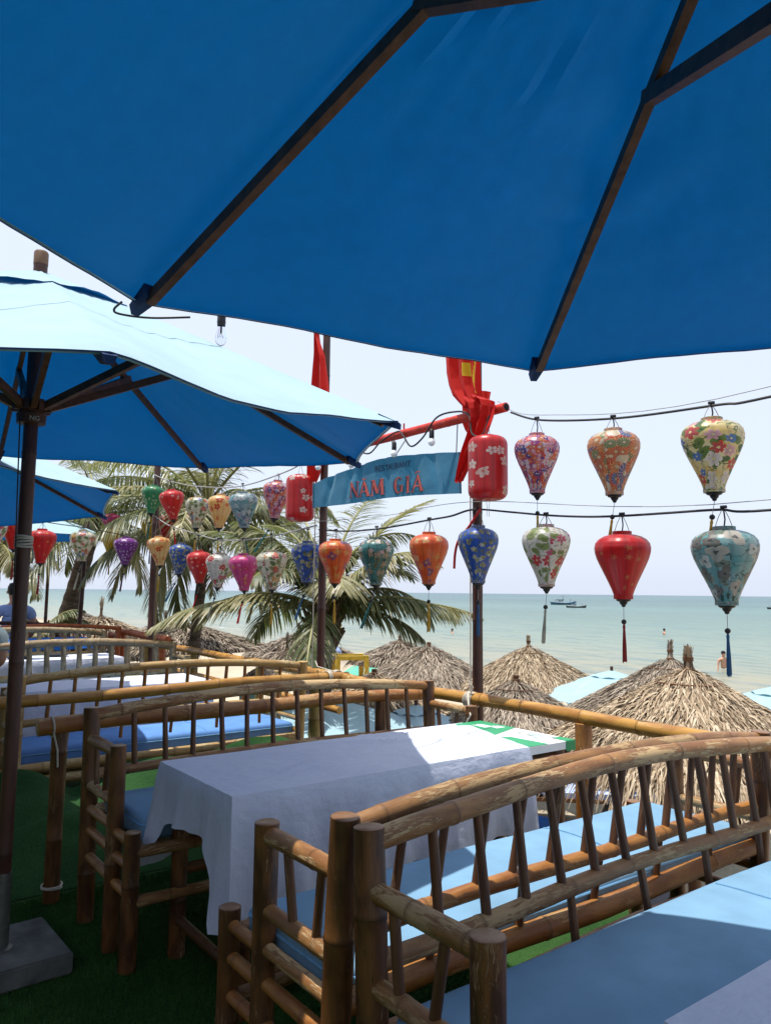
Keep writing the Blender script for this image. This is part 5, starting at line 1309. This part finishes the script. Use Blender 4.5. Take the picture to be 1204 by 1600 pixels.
palm(-5.4, 14.0, 2.75, 'leaning coconut palm at left, trunk rising right behind the red lanterns', (-6.6, 14.4), .15, [
    (0, 12, 2.4, 55, .5, 'palm', .7), (-6, -12, 2.2, 30, .5, 'palm', .9), (180, 10, 2.0, 70, .5, 'palm', .7), (5, 30, 2.2, 60, .5, 'palm', .7), (250, -30, 2.2, 30, .6, 'palm', .6)],
    23, 15, 2.1, .55, elr=(75, -30))
palm(-8.2, 16.0, 2.3, 'yellowing coconut palm at the far left edge behind the seated person', (-8.6, 16.4), .11, [(0, 10, 1.5, 80, .5, 'palmy', .6), (-20, -20, 1.7, 60, .5, 'palmy', .6), (185, 0, 1.5, 60, .5, 'palmy', .6)],
    24, 9, 1.5, .5, yellow=.8, elr=(70, -40))
palm(-5.6, 12.6, .62, 'low young palm whose frond stands before the sea at left', (-5.65, 12.6), .05, [(20, 50, .75, 80, .32, 'palm', .7), (160, 45, .9, 80, .36, 'palm', .7), (-30, 35, .7, 60, .32, 'palm', .7)], 25, 3, .8, .32, elr=(70, 10))

# ------------------------------------------------------------------ people
def skin_body(name, nodes, edges, mat, parent=None, loc=(0, 0, 0), sub=2, rz=0):
    me = bpy.data.meshes.new(name); me.from_pydata([n[:3] for n in nodes], edges, []); o = link(name, me, parent, loc)
    o.rotation_euler = (0, 0, rz)
    md = o.modifiers.new('skin', 'SKIN'); 
    if not me.skin_vertices: 
        bm = bmesh.new(); bm.from_mesh(me); bm.verts.layers.skin.verify(); bm.to_mesh(me); bm.free()
    for i, n in enumerate(nodes):
        r = n[3]; me.skin_vertices[0].data[i].radius = (r if not isinstance(r, tuple) else r[0], r if not isinstance(r, tuple) else r[1])
    me.skin_vertices[0].data[0].use_root = True
    md.use_smooth_shade = True
    sb = o.modifiers.new('sub', 'SUBSURF'); sb.levels = sub; sb.render_levels = sub
    me.materials.append(mat); return o
def person(loc, rz, label, sitting=True, bare=False, shirt=MT['shirt'], shorts=MT['shorts'], arms='down', half=False):
    rt = root('person', loc, label, 'person', None, rz)
    # local: +y is the way the person faces, z=0 the seat (or the ground)
    N = [(0, 0, .10, (.15, .11)), (0, 0, .28, (.125, .09)), (0, .0, .44, (.155, .10)), (0, .01, .54, (.09, .07)), (0, .015, .61, .052), (0, .03, .68, .075), (0, .03, .76, .09), (0, .025, .83, .06)]
    E_ = [(i, i+1) for i in range(7)]
    def add(p, r, fr_): N.append((*p, r)); E_.append((fr_, len(N)-1)); return len(N)-1
    for s in (-1, 1):
        a = add((s*.19, 0, .50), .062, 2 if False else 3); a = add((s*.235, .0, .36), .05, a); a = add((s*.25, .02, .24), .042, a)
        if arms == 'down': a = add((s*.22, .16, .14), .036, a); a = add((s*.19, .25, .12), .028, a); 
        else: a = add((s*.30, .06, .10), .036, a); a = add((s*.31, .10, .0), .028, a)
        for q in range(5): f = add((s*(.19+.012*(q-2)), .32+.01*(2-abs(q-2)), .115), .010, a) if arms == 'down' else add((s*(.31+.0*(q-2)), .09+.014*(q-2), -.09+.01*abs(q-2)), .010, a)
        if not half:
            l = add((s*.10, .04, .06), .092, 0)
            if sitting: l = add((s*.12, .42, .06), .065, l); l = add((s*.12, .45, -.22), .052, l); l = add((s*.12, .44, -.40), .038, l); l = add((s*.12, .56, -.44), .035, l)
            else: l = add((s*.11, .02, -.36), .065, l); l = add((s*.12, -.01, -.72), .042, l); l = add((s*.12, .10, -.80), .035, l)
    skin_body('body', N, E_, MT['skin'], rt)
    m = MB(); m.lathe([(.0, -.06), (.075, -.05), (.093, 0), (.092, .05), (.07, .10), (.0, .12)], 20); o = m.obj('hair', MT['hair'], rt, (0, .012, .765))
    m = MB()
    for s in (-1, 1): m.lathe([(0, -.02), (.014, -.008), (.014, .012), (0, .022)], 8, (s*.088, .03, .745))
    m.lathe([(0, -.02), (.013, -.012), (.006, .02), (0, .03)], 8, (0, .125, .735))
    m.obj('ears_and_nose', MT['skin'], rt)
    if not bare:
        C = [(0, 0, .08, (.175, .13)), (0, 0, .28, (.155, .115)), (0, 0, .44, (.185, .125)), (0, .005, .53, (.12, .095)), (0, .01, .565, .07), (-.2, 0, .50, .082), (-.24, 0, .37, .075), (.2, 0, .50, .082), (.24, 0, .37, .075)]
        skin_body('shirt', C, [(0, 1), (1, 2), (2, 3), (3, 4), (3, 5), (5, 6), (3, 7), (7, 8)], shirt, rt)
    if not half:
        if sitting: C = [(0, 0, .08, (.17, .13)), (0, .0, .16, (.16, .12)), (-.11, .12, .065, .10), (-.12, .36, .065, .085), (.11, .12, .065, .10), (.12, .36, .065, .085)]
        else: C = [(0, 0, .08, (.17, .13)), (0, .0, .16, (.15, .11)), (-.10, .02, -.05, .11), (-.11, .02, -.22, .09), (.10, .02, -.05, .11), (.11, .02, -.22, .09)]
        skin_body('shorts', C, [(0, 1), (0, 2), (2, 3), (0, 4), (4, 5)], shorts, rt)
    return rt
person((2.50, 12.62, .53), -.05, 'person in a pale blue shirt, back to us, behind the dark umbrella pole').scale = (1.15, 1.15, 1.15)
px_, py_ = A(-3.66, 6.95)
person((px_, py_, .53), .5, 'person in a pale top and grey-green shorts seated at the left edge', shirt=MT['vinylt'])
x, y = A(14.6, 33.); person((x, y, -1.78), 2.6, 'bare chested bather standing waist deep near the blue tassel', False, True, half=True, arms='side')
x, y = A(5.35, 60.); person((x, y, -2.2), 1.0, 'swimmer in the shallows between the right pole and the lotus lantern', False, True, half=True, arms='side')
x, y = A(22.7, 62.); person((x, y, -2.1), 4.0, 'swimmer right of the red lantern tassel', False, True, half=True, arms='side')
x, y = A(1.95, 6.6); person((x, y, -1.16), 1.9, 'bare chested person sitting under the nearest thatch, glimpsed between bench spindles', True, True)
# low sunbed under that person
def sunbed(x, y, rz, label, mat=MT['bluecloth']):
    rt = root('sunbed', (x, y, -1.62), label, 'sunbed', 'sunbeds on the sand', rz)
    m = MB(); m.box((0, 0, .36), (.62, 1.9, .05)); m.obj('frame', MT['spindle'], rt, smooth=False)
    m = MB(); m.box((0, -.28, .42), (.58, 1.3, .07)); m.obj('mattress', mat, rt, smooth=False)
    m = MB(); m.bar((0, .36, .42), (0, .9, .72), .58, .07); m.obj('backrest', mat, rt, smooth=False)
    for sx in (-.27, .27):
        for sy in (-.85, .6): m = MB(); m.box((sx, sy, .17), (.05, .05, .34)); m.obj('leg', MT['spindle'], rt, smooth=False)
    return rt
xx, yy = A(1.95, 6.6); sunbed(xx, yy, 1.9, 'dark wooden sunbed under the bare chested person', MT['dark'])
xx, yy = A(1.9, 8.9); sunbed(xx, yy, .3, 'blue sunbed in the gap right of the long table', MT['bluecloth'])
xx, yy = A(-2.5, 12.0); sunbed(xx, yy, 1.1, 'dark blue sunbed behind the second white table', MT['bluecloth'])
xx, yy = A(2.6, 10.6); sunbed(xx, yy, .8, 'blue sunbed between the two right thatched umbrellas', MT['bluebag'])
xx, yy = A(.5, 10.9); sunbed(xx, yy, .8, 'sunbed with a patterned towel below the drooping frond', MT['bluebag'])

# wooden high chair, brown board, crate and bag beyond the palm
x, y = A(-.72, 16.2)
rt = root('wooden_chair', (x, y, -1.62), 'yellow wooden high chair on the sand right of the main palm trunk', 'chair', None, -.4)
for sx in (-.35, .35):
    for sy in (-.3, .3): m = MB(); m.bar((sx, sy, 0), (sx*.85, sy*.85, 1.75), .09, .09, (0, 1, 0)); m.obj('leg', MT['yellowp'], rt, smooth=False)
m = MB(); m.box((0, 0, 1.25), (.72, .66, .05)); m.obj('seat', MT['yellowp'], rt, smooth=False)
m = MB(); m.box((0, -.26, 1.7), (.66, .06, .09)); m.box((0, .26, 1.7), (.66, .06, .09)); m.obj('crossbar', MT['yellowp'], rt, smooth=False)
m = MB(); m.box((-.28, .3, 2.0), (.12, .05, .8), Matrix.Rotation(.25, 3, 'Y')); m.obj('back_slat', MT['yellowp'], rt, smooth=False)
x, y = A(-1.12, 15.2)
rt = root('deck_chair', (x, y, -1.62), 'brown sling chair leaning between the palm trunk and the yellow chair', 'chair', None, .2)
m = MB(); m.bar((-.1, 0, .75), (-.32, .1, 1.65), .75, .05, (0, 1, 0)); m.obj('backrest', MT['brownv'], rt, smooth=False)
m = MB(); m.box((.1, 0, .75), (.6, .7, .05)); m.obj('seat', MT['brownv'], rt, smooth=False)
for sx in (-.3, .35):
    for sy in (-.3, .3): m = MB(); m.tube([(sx, sy, 0), (sx, sy, .75)], .03, 8); m.obj('leg', MT['yellowp'], rt)
x, y = A(-1.1, 14.6)
rt = root('crate', (x, y, -1.0), 'red slatted crate below the brown sling chair', 'crate', None, .2)
for k in range(4): m = MB(); m.box((0, -.25, .06+k*.13), (.8, .03, .09)); m.obj('slat', MT['redcr'], rt, smooth=False)
for k in range(4): m = MB(); m.box((0, .25, .06+k*.13), (.8, .03, .09)); m.obj('slat', MT['redcr'], rt, smooth=False)
for sx in (-.4, .4): m = MB(); m.box((sx, 0, .25), (.03, .53, .5)); m.obj('end_board', MT['redcr'], rt, smooth=False)
m = MB(); m.box((0, 0, -.31), (.9, .6, .62)); tag(m.obj('plinth', MT['brownv'], None, (x, y, -1.0), smooth=False), 'low brown stand under the red crate', 'stand')
bm = bmesh.new(); bmesh.ops.create_icosphere(bm, subdivisions=3, radius=.42)
for v in bm.verts: v.co = Vector((v.co.x*1.2, v.co.y*.6, v.co.z*.55+.05*noise.noise(v.co*4)))
me = bpy.data.meshes.new('beach_bag'); bm.to_mesh(me); bm.free(); me.materials.append(MT['bluebag']); x, y = A(-1.35, 16.6); o = link('beach_bag', me, None, (x, y, .12)); tag(o, 'blue and white cloth bundle hanging beside the palm trunk', 'bundle')
m = MB(); m.tube([(0, 0, 0), (0, 0, 1.9)], .03, 8); tag(m.obj('stake', MT['spindle'], None, (x, y, -1.62)), 'thin wooden stake holding up the blue and white bundle', 'stake')
x, y = A(-1.9, 11.2); m = MB(); m.bar((0, 0, 0), (.1, .35, 1.75), .5, .05, (1, 0, 0)); tag(m.obj('board', MT['teal'], None, (x, y, -1.62), smooth=False), 'pale teal board leaning behind the second white table', 'board')
# flowers in a jar by the umbrella slab
rt = root('flower_pot', (.52, 3.70, 0), 'pot of small yellow-green flowers behind the concrete slab at left', 'flower pot')
m = MB(); m.lathe([(.0, 0), (.06, 0), (.085, .17), (.09, .18), (.08, .18), (.0, .16)], 20); m.obj('pot', plain('pale_green_glaze', (.45, .5, .25), .4), rt)
m = MB(); g = random.Random(5)
for k in range(14):
    a = g.uniform(0, 2*PI); r = g.uniform(.01, .10); m.tube([(0, 0, .16), (r*.5*math.cos(a), r*.5*math.sin(a), .26), (r*math.cos(a)+.03, r*math.sin(a), g.uniform(.3, .45))], .003, 5)
m.obj('stem', MT['turfcloth'], rt)
m = MB(); fm = plain('yellow_green_petals', (.55, .58, .20), .6)
for k in range(120):
    a = g.uniform(0, 2*PI); r = g.uniform(.0, .11); c = Vector((r*math.cos(a)+.04, r*math.sin(a), g.uniform(.26, .47)))
    for q in range(3):
        b = c+Vector([g.uniform(-.012, .012) for _ in range(3)]); d = Vector([g.uniform(-1, 1) for _ in range(3)]).normalized()*.012; e = d.orthogonal().normalized()*.008
        i = [m.vert(b+d), m.vert(b+e), m.vert(b-d), m.vert(b-e)]; m.face(i)
stuff(m.obj('blossom', fm, rt, smooth=False))

# ------------------------------------------------------------------ boats
def boat(X, Y, L, label, hull, rz, cabin=True, mast=True):
    x, y = A(X, Y); rt = root('fishing_boat', (x, y, -1.75), label, 'boat', 'fishing boats at anchor', rz)
    m = MB(); n = 18; rows = []
    for i in range(n+1):
        t = i/n*2-1; w = .17*L*(1-abs(t)**2.6)*(1 if t < 0 else .98)+.005; sh = .10*L*(.75+.55*t*t*(1.5 if t > 0 else .8)); kl = -.03*L
        rows.append([m.vert((t*L/2*(1.0 if z_ == 0 else 1.06), s*w*k, zz)) for (s, k, zz, z_) in ((-1, 1, sh, 1), (-1, .75, sh*.35, 0), (0, 0, kl, 0), (1, .75, sh*.35, 0), (1, 1, sh, 1))])
    for i in range(n):
        for j in range(4): m.face((rows[i][j], rows[i][j+1], rows[i+1][j+1], rows[i+1][j]))
        m.face((rows[i][4], rows[i][0], rows[i+1][0], rows[i+1][4]))
    m.obj('hull', hull, rt)
    if cabin:
        m = MB(); m.box((-.12*L, 0, .14*L), (.22*L, .2*L, .11*L)); cb = m.obj('cabin', MT['boatwhite'], rt, smooth=False)
        m = MB(); m.box((-.12*L, 0, .205*L), (.28*L, .24*L, .018*L)); m.obj('cabin_roof', MT['boatblue'], rt, smooth=False)
        m = MB()
        for k in (-1, 0, 1): m.box((-.12*L+k*.06*L, -.101*L, .155*L), (.035*L, .006*L, .035*L)); m.box((-.12*L+k*.06*L, .101*L, .155*L), (.035*L, .006*L, .035*L))
        m.obj('cabin_window', MT['dark'], rt, smooth=False)
    if mast:
        m = MB(); m.tube([(.0*L, 0, .1*L), (.0*L, 0, .36*L)], .008*L, 6); m.tube([(.3*L, 0, .1*L), (.3*L, 0, .22*L)], .006*L, 6); m.tube([(-.3*L, 0, .1*L), (-.33*L, 0, .2*L)], .006*L, 6); m.obj('mast', MT['boatdark'], rt)
        m = MB(); m.tube([(0, 0, .34*L), (.48*L, 0, .14*L)], .002*L, 4); m.tube([(0, 0, .34*L), (-.45*L, 0, .12*L)], .002*L, 4); m.obj('rigging', MT['boatdark'], rt)
    return rt
boat(53.9, 230, 7.6, 'blue fishing boat with a cabin, farther of the pair on the horizon', MT['boatblue'], -YAW+.1)
boat(45.3, 180, 4.6, 'dark fishing boat, nearer and lower of the pair beside the lotus lantern', MT['boatdark'], -YAW-.1)
boat(97.5, 190, 4.6, 'dark boat cut by the right edge of the photo below the teal lantern', MT['boatdark'], -YAW+.2, False)
